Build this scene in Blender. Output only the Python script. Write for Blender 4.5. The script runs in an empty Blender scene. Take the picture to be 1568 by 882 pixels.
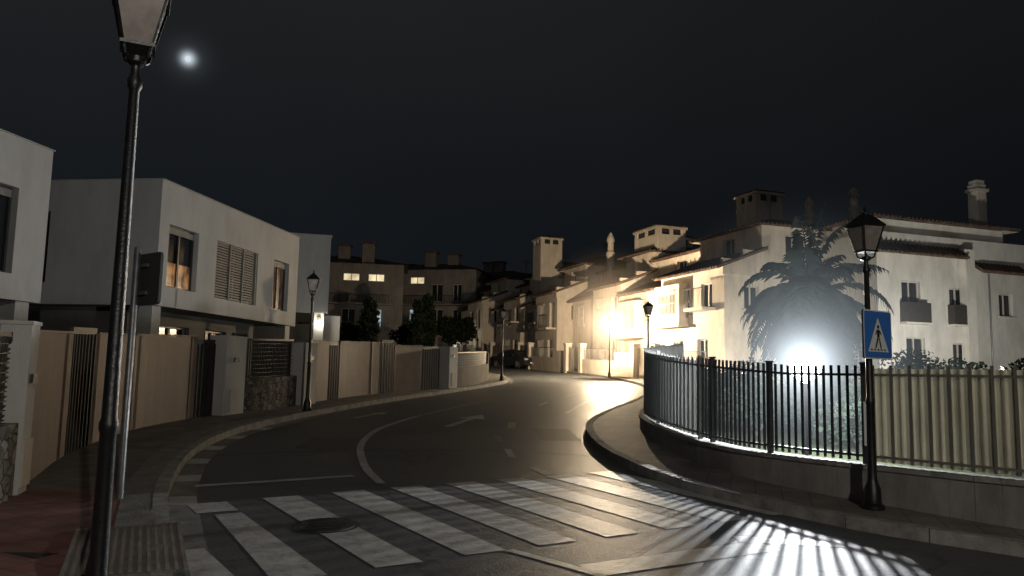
import bpy, math, random
from mathutils import Vector, Matrix
random.seed(7)
sc = bpy.context.scene

# ------------------------------------------------------------------ terrain
def h(y):
    if y < 6: return 0.0
    if y < 80: return 0.037*(y-6)
    if y < 170: return 2.738 + 0.09*(y-80)
    return 10.838 + 0.02*(y-170)

# ------------------------------------------------------------------ materials
MATS = {}
def mat(name, col, rough=0.8, var=0.15, scale=3.0, bump=0.15, bscale=40.0, metal=0.0, spec=0.5, col2=None, stain=0.0):
    if name in MATS: return MATS[name]
    m = bpy.data.materials.new(name); m.use_nodes = True
    nt = m.node_tree; N = nt.nodes; L = nt.links
    b = N['Principled BSDF']
    tc = N.new('ShaderNodeTexCoord')
    n1 = N.new('ShaderNodeTexNoise'); n1.inputs['Scale'].default_value = scale; n1.inputs['Detail'].default_value = 6
    n1.inputs['Roughness'].default_value = 0.65
    L.new(tc.outputs['Object'], n1.inputs['Vector'])
    r = N.new('ShaderNodeValToRGB')
    c2 = col2 if col2 else tuple(c*(1-var*2) for c in col)
    r.color_ramp.elements[0].position = 0.3; r.color_ramp.elements[0].color = (*c2, 1)
    r.color_ramp.elements[1].position = 0.65; r.color_ramp.elements[1].color = (*col, 1)
    L.new(n1.outputs['Fac'], r.inputs['Fac'])
    out = r.outputs['Color']
    if stain > 0:
        mp = N.new('ShaderNodeMapping'); mp.inputs['Scale'].default_value = (1.6, 1.6, 0.5)
        L.new(tc.outputs['Object'], mp.inputs['Vector'])
        n3 = N.new('ShaderNodeTexNoise'); n3.inputs['Scale'].default_value = 1.1; n3.inputs['Detail'].default_value = 9
        n3.inputs['Roughness'].default_value = 0.7
        L.new(mp.outputs['Vector'], n3.inputs['Vector'])
        mr = N.new('ShaderNodeMapRange'); mr.inputs['From Min'].default_value = 0.35; mr.inputs['From Max'].default_value = 0.6
        mr.inputs['To Min'].default_value = 1-stain; mr.inputs['To Max'].default_value = 1
        L.new(n3.outputs['Fac'], mr.inputs['Value'])
        mx = N.new('ShaderNodeVectorMath'); mx.operation = 'SCALE'
        L.new(out, mx.inputs[0]); L.new(mr.outputs['Result'], mx.inputs['Scale'])
        out = mx.outputs['Vector']
    L.new(out, b.inputs['Base Color'])
    b.inputs['Roughness'].default_value = rough; b.inputs['Metallic'].default_value = metal
    b.inputs['Specular IOR Level'].default_value = spec
    if bump > 0:
        n2 = N.new('ShaderNodeTexNoise'); n2.inputs['Scale'].default_value = bscale; n2.inputs['Detail'].default_value = 4
        L.new(tc.outputs['Object'], n2.inputs['Vector'])
        bp = N.new('ShaderNodeBump'); bp.inputs['Strength'].default_value = bump; bp.inputs['Distance'].default_value = 0.02
        L.new(n2.outputs['Fac'], bp.inputs['Height']); L.new(bp.outputs['Normal'], b.inputs['Normal'])
    MATS[name] = m
    return m

def emis(name, col, strength, noise=0.0, nscale=1.5):
    if name in MATS: return MATS[name]
    m = bpy.data.materials.new(name); m.use_nodes = True
    nt = m.node_tree; N = nt.nodes; L = nt.links
    b = N['Principled BSDF']; b.inputs['Base Color'].default_value = (0.02, 0.02, 0.02, 1)
    b.inputs['Roughness'].default_value = 0.2
    b.inputs['Emission Color'].default_value = (*col, 1)
    b.inputs['Emission Strength'].default_value = strength
    if noise > 0:
        tc = N.new('ShaderNodeTexCoord'); n = N.new('ShaderNodeTexNoise'); n.inputs['Scale'].default_value = nscale
        n.inputs['Detail'].default_value = 3
        mr = N.new('ShaderNodeMapRange'); mr.inputs['From Min'].default_value = 0.38; mr.inputs['From Max'].default_value = 0.62
        mr.inputs['To Min'].default_value = strength*(1-noise); mr.inputs['To Max'].default_value = strength
        L.new(tc.outputs['Object'], n.inputs['Vector']); L.new(n.outputs['Fac'], mr.inputs['Value'])
        L.new(mr.outputs['Result'], b.inputs['Emission Strength'])
    MATS[name] = m
    return m

def translucent(name, col, fac):
    m = mat(name, col, .6, .12, 2.0, .1, stain=.25)
    nt = m.node_tree; N = nt.nodes; L = nt.links; b = N['Principled BSDF']
    t = N.new('ShaderNodeBsdfTranslucent'); mx = N.new('ShaderNodeMixShader'); mx.inputs[0].default_value = fac
    src = b.inputs['Base Color'].links[0].from_socket; L.new(src, t.inputs['Color'])
    L.new(b.outputs[0], mx.inputs[1]); L.new(t.outputs[0], mx.inputs[2]); L.new(mx.outputs[0], N['Material Output'].inputs['Surface'])
    return m

render_white = mat('white_render', (0.62, 0.61, 0.58), 0.92, 0.06, 0.9, 0.3, 60, stain=0.18)
render_modern = mat('modern_house_render', (0.42, 0.415, 0.395), 0.92, 0.05, 0.5, 0.25, 60, stain=0.14)
render_house = mat('white_render_old', (0.66, 0.635, 0.58), 0.92, 0.05, 0.7, 0.25, 60, stain=0.22)
render_cream = mat('cream_render', (0.66, 0.59, 0.50), 0.9, 0.07, 0.9, 0.3, 50, stain=0.25)
render_grey = mat('grey_render', (0.17, 0.165, 0.155), 0.9, 0.1, 0.8, 0.25, 50, stain=0.2)
yard_wall = mat('yard_wall_render', (0.29, 0.27, 0.25), 0.9, 0.14, 1.4, 0.35, 40, stain=0.4)
dark_wall = mat('dark_garden_wall', (0.08, 0.075, 0.068), 0.9, 0.14, 1.4, 0.35, 40, stain=0.4)
stone_dark = mat('dark_interior', (0.03, 0.03, 0.03), 0.9)
glass = mat('window_glass', (0.02, 0.022, 0.025), 0.12, 0.1, 1.0, 0.0)
frame_dark = mat('frame_dark', (0.035, 0.033, 0.03), 0.5, 0.1, 5, 0.05)
frame_white = mat('frame_white', (0.5, 0.47, 0.42), 0.5, 0.05, 5, 0.05)
louver = mat('louver_wood', (0.20, 0.185, 0.165), 0.7, 0.1, 5, 0.1)
iron = mat('cast_iron_paint', (0.010, 0.011, 0.012), 0.38, 0.3, 20, 0.2, 80, metal=0.0, spec=0.5)
galv = mat('galvanised_steel', (0.22, 0.225, 0.23), 0.42, 0.2, 12, 0.08, 60, metal=0.7)
sign_back = mat('sign_back', (0.04, 0.04, 0.042), 0.6, 0.1, 6, 0.05)
kerb_m = mat('kerb_concrete', (0.30, 0.29, 0.265), 0.85, 0.2, 5, 0.4, 60, col2=(0.13, 0.125, 0.11))
gutter_m = mat('gutter_concrete', (0.20, 0.195, 0.18), 0.85, 0.2, 4, 0.4, 60, col2=(0.09, 0.088, 0.082))
corten = mat('painted_metal_panel', (0.150, 0.092, 0.060), 0.62, 0.1, 1.0, 0.15, 60, col2=(0.085, 0.050, 0.034), stain=0.35)
gate_m = mat('gate_metal', (0.045, 0.037, 0.032), 0.55, 0.15, 5, 0.1)
fence_paint = mat('fence_bars_paint', (0.04, 0.045, 0.05), 0.5, 0.15, 8, 0.05)
fence_cream = mat('fence_cream_paint', (0.17, 0.16, 0.135), 0.55, 0.12, 3, 0.1)
fence_light = mat('fence_light_paint', (0.20, 0.205, 0.20), 0.6, 0.12, 3, 0.1)
sheet_cream = translucent('privacy_sheet_cream', (0.36, 0.325, 0.23), .12)
sheet_grey = translucent('privacy_sheet_grey', (0.36, 0.365, 0.35), .08)
soil = mat('garden_soil_grass', (0.035, 0.045, 0.022), 1.0, 0.25, 2.5, 0.8, 25, col2=(0.02, 0.02, 0.012), spec=.1)
leaf_m = mat('leaf_dark_green', (0.022, 0.034, 0.018), 0.85, 0.3, 6, 0.0, col2=(0.007, 0.012, 0.007), spec=.1)
palm_leaf = mat('palm_leaf', (0.016, 0.024, 0.018), 0.8, 0.3, 3, 0.0, col2=(0.006, 0.010, 0.008), spec=.1)
bark = mat('palm_bark', (0.06, 0.05, 0.04), 0.95, 0.3, 6, 0.8, 20)
lantern_glass = mat('lantern_frosted_glass', (0.30, 0.26, 0.23), 0.3, 0.2, 8, 0.0, col2=(.17, .15, .135))
car_paint = mat('car_paint_dark', (0.02, 0.022, 0.026), 0.22, 0.05, 5, 0.0, spec=0.8)
rubber = mat('rubber', (0.02, 0.02, 0.02), 0.85)
chrome = mat('alloy_metal', (0.5, 0.5, 0.5), 0.3, 0.05, 5, 0.0, metal=0.8)
bg_wall = mat('hill_house_wall', (0.24, 0.225, 0.21), 0.95, 0.12, 0.3, 0.1, 20, stain=0.3)
sign_blue = mat('sign_blue', (0.05, 0.19, 0.58), 0.45, 0.04, 5, 0.0)
sign_white = mat('sign_white', (0.78, 0.78, 0.76), 0.45, 0.04, 5, 0.0)
sign_black = mat('sign_black', (0.015, 0.015, 0.015), 0.5, 0.04, 5, 0.0)
lit_warm = emis('lit_room_warm', (1.0, 0.50, 0.20), 0.34, 0.85, 2.2)
lit_dim = emis('lit_room_dim', (1.0, 0.55, 0.25), 0.07, 0.8, 1.6)
lit_cool = emis('lit_room_cool', (0.65, 0.85, 1.0), 0.6, 0.9, 1.2)
lit_far = emis('lit_window_far', (1.0, 0.82, 0.5), 1.1, 0.5, 0.8)

def tile_mat():
    m = bpy.data.materials.new('clay_roof_tiles'); m.use_nodes = True
    nt = m.node_tree; N = nt.nodes; L = nt.links; b = N['Principled BSDF']
    tc = N.new('ShaderNodeTexCoord')
    n = N.new('ShaderNodeTexNoise'); n.inputs['Scale'].default_value = 4; n.inputs['Detail'].default_value = 6
    L.new(tc.outputs['Object'], n.inputs['Vector'])
    r = N.new('ShaderNodeValToRGB'); r.color_ramp.elements[0].position = .3; r.color_ramp.elements[0].color = (.05, .032, .024, 1)
    r.color_ramp.elements[1].position = .7; r.color_ramp.elements[1].color = (.15, .095, .065, 1)
    L.new(n.outputs['Fac'], r.inputs['Fac']); L.new(r.outputs['Color'], b.inputs['Base Color'])
    b.inputs['Roughness'].default_value = .9
    bp = N.new('ShaderNodeBump'); bp.inputs['Strength'].default_value = .8; bp.inputs['Distance'].default_value = .05
    L.new(n.outputs['Fac'], bp.inputs['Height']); L.new(bp.outputs['Normal'], b.inputs['Normal'])
    return m
tile = tile_mat()

def asphalt_nodes(N, L):
    tc = N.new('ShaderNodeTexCoord')
    fine = N.new('ShaderNodeTexNoise'); fine.inputs['Scale'].default_value = 55; fine.inputs['Detail'].default_value = 4
    big = N.new('ShaderNodeTexNoise'); big.inputs['Scale'].default_value = 0.45; big.inputs['Detail'].default_value = 7; big.inputs['Roughness'].default_value = .7
    for n in (fine, big): L.new(tc.outputs['Object'], n.inputs['Vector'])
    r = N.new('ShaderNodeValToRGB'); e = r.color_ramp.elements
    e[0].position = .32; e[0].color = (.044, .048, .053, 1); e[1].position = .68; e[1].color = (.090, .094, .097, 1)
    L.new(big.outputs['Fac'], r.inputs['Fac'])
    r2 = N.new('ShaderNodeMapRange'); r2.inputs['From Min'].default_value = .3; r2.inputs['From Max'].default_value = .7
    r2.inputs['To Min'].default_value = .55; r2.inputs['To Max'].default_value = 1.45
    L.new(fine.outputs['Fac'], r2.inputs['Value'])
    vo = N.new('ShaderNodeTexVoronoi'); vo.feature = 'DISTANCE_TO_EDGE'; vo.inputs['Scale'].default_value = .35
    wn = N.new('ShaderNodeTexNoise'); wn.inputs['Scale'].default_value = 1.2; wn.inputs['Detail'].default_value = 5
    L.new(tc.outputs['Object'], wn.inputs['Vector'])
    ad = N.new('ShaderNodeVectorMath'); ad.operation = 'MULTIPLY_ADD'; ad.inputs[1].default_value = (1.2, 1.2, 0)
    L.new(wn.outputs['Color'], ad.inputs[0]); L.new(tc.outputs['Object'], ad.inputs[2])
    L.new(ad.outputs['Vector'], vo.inputs['Vector'])
    cr = N.new('ShaderNodeMapRange'); cr.inputs['From Min'].default_value = .002; cr.inputs['From Max'].default_value = .008
    cr.inputs['To Min'].default_value = .5; cr.inputs['To Max'].default_value = 1
    L.new(vo.outputs['Distance'], cr.inputs['Value'])
    mu = N.new('ShaderNodeMath'); mu.operation = 'MULTIPLY'; L.new(r2.outputs['Result'], mu.inputs[0]); L.new(cr.outputs['Result'], mu.inputs[1])
    s = N.new('ShaderNodeVectorMath'); s.operation = 'SCALE'; L.new(r.outputs['Color'], s.inputs[0]); L.new(mu.outputs['Value'], s.inputs['Scale'])
    return tc, s.outputs['Vector'], fine, big

def asphalt():
    m = bpy.data.materials.new('asphalt'); m.use_nodes = True
    nt = m.node_tree; N = nt.nodes; L = nt.links; b = N['Principled BSDF']
    tc, col, fine, big = asphalt_nodes(N, L)
    L.new(col, b.inputs['Base Color'])
    rr = N.new('ShaderNodeMapRange'); rr.inputs['To Min'].default_value = .36; rr.inputs['To Max'].default_value = .64
    L.new(big.outputs['Fac'], rr.inputs['Value']); L.new(rr.outputs['Result'], b.inputs['Roughness'])
    bp = N.new('ShaderNodeBump'); bp.inputs['Strength'].default_value = .45; bp.inputs['Distance'].default_value = .012
    L.new(fine.outputs['Fac'], bp.inputs['Height']); L.new(bp.outputs['Normal'], b.inputs['Normal'])
    return m

def paint(name, lo, hi, bright=.62):
    m = bpy.data.materials.new(name); m.use_nodes = True
    nt = m.node_tree; N = nt.nodes; L = nt.links; b = N['Principled BSDF']
    tc, col, fine, big = asphalt_nodes(N, L)
    w = N.new('ShaderNodeTexNoise'); w.inputs['Scale'].default_value = 9; w.inputs['Detail'].default_value = 10; w.inputs['Roughness'].default_value = .8
    L.new(tc.outputs['Object'], w.inputs['Vector'])
    mr = N.new('ShaderNodeMapRange'); mr.inputs['From Min'].default_value = lo; mr.inputs['From Max'].default_value = hi
    L.new(w.outputs['Fac'], mr.inputs['Value'])
    w2 = N.new('ShaderNodeTexNoise'); w2.inputs['Scale'].default_value = 1.7; w2.inputs['Detail'].default_value = 4
    L.new(tc.outputs['Object'], w2.inputs['Vector'])
    rc = N.new('ShaderNodeValToRGB'); rc.color_ramp.elements[0].position = .3; rc.color_ramp.elements[0].color = (bright*.70, bright*.69, bright*.65, 1)
    rc.color_ramp.elements[1].position = .7; rc.color_ramp.elements[1].color = (bright, bright*.985, bright*.93, 1)
    L.new(w2.outputs['Fac'], rc.inputs['Fac'])
    mx = N.new('ShaderNodeMix'); mx.data_type = 'RGBA'
    L.new(mr.outputs['Result'], mx.inputs['Factor']); L.new(col, mx.inputs['A']); L.new(rc.outputs['Color'], mx.inputs['B'])
    L.new(mx.outputs['Result'], b.inputs['Base Color']); b.inputs['Roughness'].default_value = .45
    bp = N.new('ShaderNodeBump'); bp.inputs['Strength'].default_value = .35; bp.inputs['Distance'].default_value = .01
    L.new(fine.outputs['Fac'], bp.inputs['Height']); L.new(bp.outputs['Normal'], b.inputs['Normal'])
    return m

def paving(name, c1, c2, mortar, sz, rot=0.5):
    m = bpy.data.materials.new(name); m.use_nodes = True
    nt = m.node_tree; N = nt.nodes; L = nt.links; b = N['Principled BSDF']
    tc = N.new('ShaderNodeTexCoord'); mp = N.new('ShaderNodeMapping'); mp.inputs['Rotation'].default_value = (0, 0, rot)
    L.new(tc.outputs['Object'], mp.inputs['Vector'])
    br = N.new('ShaderNodeTexBrick'); br.offset = 0
    br.inputs['Scale'].default_value = 1; br.inputs['Brick Width'].default_value = sz; br.inputs['Row Height'].default_value = sz
    br.inputs['Mortar Size'].default_value = .007; br.inputs['Color1'].default_value = (*c1, 1); br.inputs['Color2'].default_value = (*c2, 1)
    br.inputs['Mortar'].default_value = (*mortar, 1)
    L.new(mp.outputs['Vector'], br.inputs['Vector'])
    n = N.new('ShaderNodeTexNoise'); n.inputs['Scale'].default_value = 1.6; n.inputs['Detail'].default_value = 8; L.new(tc.outputs['Object'], n.inputs['Vector'])
    mr = N.new('ShaderNodeMapRange'); mr.inputs['From Min'].default_value = .3; mr.inputs['From Max'].default_value = .65
    mr.inputs['To Min'].default_value = .5; mr.inputs['To Max'].default_value = 1.1
    L.new(n.outputs['Fac'], mr.inputs['Value'])
    s = N.new('ShaderNodeVectorMath'); s.operation = 'SCALE'; L.new(br.outputs['Color'], s.inputs[0]); L.new(mr.outputs['Result'], s.inputs['Scale'])
    L.new(s.outputs['Vector'], b.inputs['Base Color']); b.inputs['Roughness'].default_value = .75
    bp = N.new('ShaderNodeBump'); bp.inputs['Strength'].default_value = .5; bp.inputs['Distance'].default_value = .01; bp.invert = True
    L.new(br.outputs['Fac'], bp.inputs['Height']); L.new(bp.outputs['Normal'], b.inputs['Normal'])
    return m

def stone_mat():
    m = bpy.data.materials.new('rubble_stone'); m.use_nodes = True
    nt = m.node_tree; N = nt.nodes; L = nt.links; b = N['Principled BSDF']
    tc = N.new('ShaderNodeTexCoord')
    wn = N.new('ShaderNodeTexNoise'); wn.inputs['Scale'].default_value = 6; wn.inputs['Detail'].default_value = 5
    L.new(tc.outputs['Object'], wn.inputs['Vector'])
    ad = N.new('ShaderNodeVectorMath'); ad.operation = 'MULTIPLY_ADD'; ad.inputs[1].default_value = (.12, .12, .12)
    L.new(wn.outputs['Color'], ad.inputs[0]); L.new(tc.outputs['Object'], ad.inputs[2])
    vo = N.new('ShaderNodeTexVoronoi'); vo.inputs['Scale'].default_value = 6.5
    ve = N.new('ShaderNodeTexVoronoi'); ve.feature = 'DISTANCE_TO_EDGE'; ve.inputs['Scale'].default_value = 6.5
    for v in (vo, ve): L.new(ad.outputs['Vector'], v.inputs['Vector'])
    r = N.new('ShaderNodeValToRGB'); r.color_ramp.elements[0].color = (.06, .055, .048, 1); r.color_ramp.elements[1].color = (.24, .215, .18, 1)
    sp = N.new('ShaderNodeSeparateColor'); L.new(vo.outputs['Color'], sp.inputs['Color']); L.new(sp.outputs['Red'], r.inputs['Fac'])
    mr = N.new('ShaderNodeMapRange'); mr.inputs['From Max'].default_value = .1; mr.inputs['To Min'].default_value = .45
    L.new(ve.outputs['Distance'], mr.inputs['Value'])
    s = N.new('ShaderNodeVectorMath'); s.operation = 'SCALE'; L.new(r.outputs['Color'], s.inputs[0]); L.new(mr.outputs['Result'], s.inputs['Scale'])
    L.new(s.outputs['Vector'], b.inputs['Base Color']); b.inputs['Roughness'].default_value = .9
    bp = N.new('ShaderNodeBump'); bp.inputs['Strength'].default_value = 1; bp.inputs['Distance'].default_value = .04
    L.new(mr.outputs['Result'], bp.inputs['Height']); L.new(bp.outputs['Normal'], b.inputs['Normal'])
    return m

asph = asphalt(); paint_m = paint('road_paint_worn', .26, .52, .50); paint_faded = paint('road_paint_faded', .40, .66, .36)
red_pav = paving('red_paving_tiles', (.24, .105, .082), (.185, .085, .066), (.09, .07, .06), .22, .48)
grey_pav = paving('grey_paving_tiles', (.17, .145, .125), (.13, .115, .10), (.07, .062, .055), .3, .3)
stone_m = stone_mat()

# ------------------------------------------------------------------ mesh builder
class B:
    def __init__(s): s.v = []; s.f = []; s.mi = []; s.m = []
    def _m(s, m):
        if m not in s.m: s.m.append(m)
        return s.m.index(m)
    def face(s, pts, m):
        i = len(s.v); s.v += [tuple(p) for p in pts]; s.f.append(list(range(i, i+len(pts)))); s.mi.append(s._m(m))
    def box(s, c, size, m, yaw=0.0, tilt=None):
        R = Matrix.Rotation(yaw, 3, 'Z')
        if tilt is not None: R = R @ tilt
        hx, hy, hz = size[0]/2, size[1]/2, size[2]/2
        P = [Vector(c) + R @ Vector((a*hx, b*hy, d*hz)) for d in (-1, 1) for b in (-1, 1) for a in (-1, 1)]
        for q in ((0, 2, 3, 1), (4, 5, 7, 6), (0, 1, 5, 4), (2, 6, 7, 3), (0, 4, 6, 2), (1, 3, 7, 5)):
            s.face([P[k] for k in q], m)
    def seg(s, a, b, w, z0, z1, m):
        a = Vector((a[0], a[1])); b = Vector((b[0], b[1])); d = (b-a).normalized(); n = Vector((-d.y, d.x))*w/2
        if not isinstance(z0, tuple): z0 = (z0, z0)
        if not isinstance(z1, tuple): z1 = (z1, z1)
        P = [(*(a-n), z0[0]), (*(b-n), z0[1]), (*(b+n), z0[1]), (*(a+n), z0[0]), (*(a-n), z1[0]), (*(b-n), z1[1]), (*(b+n), z1[1]), (*(a+n), z1[0])]
        for q in ((3, 2, 1, 0), (4, 5, 6, 7), (0, 1, 5, 4), (1, 2, 6, 5), (2, 3, 7, 6), (3, 0, 4, 7)): s.face([P[k] for k in q], m)
    def rings(s, rings, m, cap=True):
        for a, b in zip(rings, rings[1:]):
            n = len(a)
            for i in range(n): s.face([a[i], a[(i+1) % n], b[(i+1) % n], b[i]], m)
        if cap: s.face(rings[0][::-1], m); s.face(rings[-1], m)
    def lathe(s, c, prof, m, n=16, rot=0.0, cap=True):
        s.rings([[(c[0]+r*math.cos(rot+2*math.pi*i/n), c[1]+r*math.sin(rot+2*math.pi*i/n), c[2]+z) for i in range(n)] for r, z in prof], m, cap)
    def tube(s, pts, rad, m, n=6):
        rings = []
        for i, p in enumerate(pts):
            p = Vector(p); d = (Vector(pts[min(i+1, len(pts)-1)])-Vector(pts[max(i-1, 0)])).normalized()
            u = d.cross(Vector((0, 0, 1)));
            if u.length < .01: u = Vector((1, 0, 0))
            u.normalize(); w = u.cross(d); r = rad[i] if isinstance(rad, (list, tuple)) else rad
            rings.append([p+u*r*math.cos(2*math.pi*k/n)+w*r*math.sin(2*math.pi*k/n) for k in range(n)])
        s.rings(rings, m)
    def facade(s, p0, ux, n, W, H, ops, m, depth=.22):
        """vertical wall from p0 along ux with real recessed openings (x0,z0,x1,z1,kind)"""
        p0 = Vector(p0); ux = Vector(ux); n = Vector(n); up = Vector((0, 0, 1))
        P = lambda x, z, d=0: p0+ux*x+up*z-n*d
        xs = sorted({0, W}|{o[0] for o in ops}|{o[2] for o in ops}); zs = sorted({0, H}|{o[1] for o in ops}|{o[3] for o in ops})
        for xa, xb in zip(xs, xs[1:]):
            for za, zb in zip(zs, zs[1:]):
                cx, cz = (xa+xb)/2, (za+zb)/2
                if any(o[0] < cx < o[2] and o[1] < cz < o[3] for o in ops): continue
                s.face([P(xa, za), P(xb, za), P(xb, zb), P(xa, zb)], m)
        for x0, z0, x1, z1, kind in ops:
            s.face([P(x0, z0), P(x0, z0, depth), P(x0, z1, depth), P(x0, z1)], m)
            s.face([P(x1, z0), P(x1, z1), P(x1, z1, depth), P(x1, z0, depth)], m)
            s.face([P(x0, z1), P(x0, z1, depth), P(x1, z1, depth), P(x1, z1)], m)
            s.face([P(x0, z0), P(x1, z0), P(x1, z0, depth), P(x0, z0, depth)], m)
            kk = kind.split('_')
            g = {'lit': lit_warm, 'dim': lit_dim, 'cool': lit_cool, 'far': lit_far}.get(kk[0], glass)
            zg = z0
            if 'h' in kk[1:]:
                zg = z0+(z1-z0)*.42
                s.face([P(x0, zg, depth), P(x1, zg, depth), P(x1, z1, depth), P(x0, z1, depth)], glass)
                s.face([P(x0, z0, depth), P(x1, z0, depth), P(x1, zg, depth), P(x0, zg, depth)], g)
            else:
                s.face([P(x0, z0, depth), P(x1, z0, depth), P(x1, z1, depth), P(x0, z1, depth)], g)
            fr = frame_white if 'w' in kk[1:] else frame_dark
            yaw = math.atan2(ux.y, ux.x)
            fw = .06
            def bar(xa, xb, za, zb, d, t, mm):
                c = P((xa+xb)/2, (za+zb)/2, d); s.box(c, (xb-xa, t, zb-za), mm, yaw)
            bar(x0, x0+fw, z0, z1, depth-.04, .05, fr); bar(x1-fw, x1, z0, z1, depth-.04, .05, fr)
            bar(x0+fw, x1-fw, z0, z0+fw, depth-.04, .05, fr); bar(x0+fw, x1-fw, z1-fw, z1, depth-.04, .05, fr)
            if x1-x0 > .9: bar((x0+x1)/2-.04, (x0+x1)/2+.04, z0+fw, z1-fw, depth-.045, .05, fr)
            if 'c' in kk[1:]:
                bar(x0+fw, x1-fw, z1-.22, z1-fw, depth-.09, .03, louver)
            if 'g' in kk[1:]:
                k = int((x1-x0+.2)/.14)
                for i in range(k+1):
                    xx = x0-.1+i*(x1-x0+.2)/k; bar(xx-.012, xx+.012, z0-.1, z1+.1, -.1, .024, fr)
                for zz in (z0-.08, (z0+z1)/2, z1+.08): bar(x0-.12, x1+.12, zz-.015, zz+.015, -.127, .02, fr)
            if 'l' in kk[1:]:
                zz = z0+.05
                while zz < z1-.05:
                    bar(x0+.03, x1-.03, zz, zz+.055, depth-.13, .03, louver); zz += .085
                k = max(2, int((x1-x0)/.7))
                for i in range(k+1):
                    xx = x0+.03+i*(x1-x0-.12)/k; bar(xx, xx+.06, z0, z1, depth-.17, .04, louver)
            if 's' in kk[1:]:
                bar(x0-.08, x1+.08, z0-.07, z0-.003, -.05, .12, m)
            if 'p' in kk[1:]:
                bar(x0-.15, x1+.25, z0-.12, z0-.02, -.2, .40, m)
                bar(x0-.15, x1+.25, z0-.02, z0+.95, -.38, .04, gate_m)
                bar(x0-.15, x0-.11, z0-.02, z0+.95, -.19, .34, gate_m); bar(x1+.21, x1+.25, z0-.02, z0+.95, -.19, .34, gate_m)
            if 'b' in kk[1:]:
                bar(x0-.35, x1+.35, z0-.18, z0-.02, -.42, .84, m)
                k = int((x1-x0+.7)/.11)
                for i in range(k+1):
                    xx = x0-.33+i*(x1-x0+.66)/k; bar(xx-.01, xx+.01, z0-.02, z0+.95, -.8, .02, frame_dark)
                bar(x0-.35, x1+.35, z0+.95, z0+1.0, -.8, .05, frame_dark)
    def obj(s, name, smooth=False, parent=None):
        me = bpy.data.meshes.new(name); me.from_pydata(s.v, [], s.f)
        for m in s.m: me.materials.append(m)
        me.polygons.foreach_set('material_index', s.mi)
        if smooth: me.polygons.foreach_set('use_smooth', [True]*len(s.f))
        me.update(); o = bpy.data.objects.new(name, me); sc.collection.objects.link(o)
        if parent: o.parent = parent
        return o

def weld(o, ang=40):
    import bmesh
    bm = bmesh.new(); bm.from_mesh(o.data); bmesh.ops.remove_doubles(bm, verts=bm.verts, dist=1e-4)
    bmesh.ops.recalc_face_normals(bm, faces=bm.faces)
    for e in bm.edges:
        if len(e.link_faces) == 2: e.smooth = e.calc_face_angle(0) < math.radians(ang)
    for f in bm.faces: f.smooth = True
    bm.to_mesh(o.data); bm.free()

def catmull(pts, k=8):
    out = []
    P = [pts[0]]+list(pts)+[pts[-1]]
    for i in range(1, len(P)-2):
        p0, p1, p2, p3 = [Vector(q) for q in P[i-1:i+3]]
        for j in range(k):
            t = j/k
            out.append(.5*((2*p1)+(-p0+p2)*t+(2*p0-5*p1+4*p2-p3)*t*t+(-p0+3*p1-3*p2+p3)*t**3))
    out.append(Vector(pts[-1])); return out
def xat(poly, y):
    for a, b in zip(poly, poly[1:]):
        lo, hi = (a, b) if a.y < b.y else (b, a)
        if lo.y <= y <= hi.y: return lo.x+(hi.x-lo.x)*(y-lo.y)/max(1e-6, hi.y-lo.y)
    return poly[0].x if abs(y-poly[0].y) < abs(y-poly[-1].y) else poly[-1].x
def resample(poly, step):
    out = [poly[0].copy()]; acc = 0
    for a, b in zip(poly, poly[1:]):
        L = (b-a).length; t = step-acc
        while t <= L: out.append(a+(b-a)*t/L); t += step
        acc = (acc+L) % step
    return out

kerbL = catmull([(4, -14), (.6, -3), (-.5, 1), (-1.6, 4), (-2.57, 6.22), (-3.35, 7.96), (-4.05, 9.64), (-4.85, 12.26), (-5.2, 14.75), (-5.1, 16.9), (-4.6, 20), (-3.6, 24.4), (-2.0, 30), (-.7, 35), (-.1, 38.9), (-.5, 44), (-2.4, 52), (-5, 60), (-10, 74)])
wallL = catmull([(-.6, -14), (-3.6, -3), (-4.5, 2), (-5.0, 5.5), (-5.25, 8.1), (-5.6, 9.3), (-6.2, 10.9), (-6.6, 12.4), (-6.95, 15), (-6.6, 17.8), (-6.05, 19.3), (-5.5, 22), (-4.85, 24.8), (-3.8, 27.4), (-2.6, 30), (-1.9, 32), (-1.4, 35), (-1.2, 39), (-1.7, 45), (-3.9, 53), (-6.6, 61), (-11.5, 74)])
kerbR = catmull([(40, -1), (20, 1.2), (10, 4), (7, 5.5), (4.9, 7.1), (4.2, 7.65), (3.6, 8.2), (3.0, 9), (2.4, 10), (2.01, 11.06), (1.66, 12.85), (1.54, 14.9), (1.64, 17), (1.95, 18.9), (2.8, 22), (4.1, 26), (5.4, 31), (6.2, 38), (5.7, 45.5), (4.2, 52), (1.4, 61), (-4, 74)])
wallR = catmull([(40, 1.2), (20, 3), (10, 4.9), (7, 6.4), (5.6, 7.5), (4.95, 8.15), (4.45, 8.8), (3.85, 9.6), (3.3, 10.6), (2.92, 12), (2.78, 13.5), (2.74, 15.2), (2.9, 16.95), (3.35, 19), (4.3, 22), (5.6, 26), (6.7, 31), (7.4, 37)])

# ------------------------------------------------------------------ ground
b = B(); ys = [-400, -60, 0, 6, 30, 80, 125, 170, 600, 2500]
xs = [-1500, -300, -100, -40, 0, 40, 100, 300, 1500]
for ya, yb in zip(ys, ys[1:]):
    for xa, xb in zip(xs, xs[1:]):
        b.face([(xa, ya, h(ya)), (xb, ya, h(ya)), (xb, yb, h(yb)), (xa, yb, h(yb))], soil)
b.obj('ground')

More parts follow.
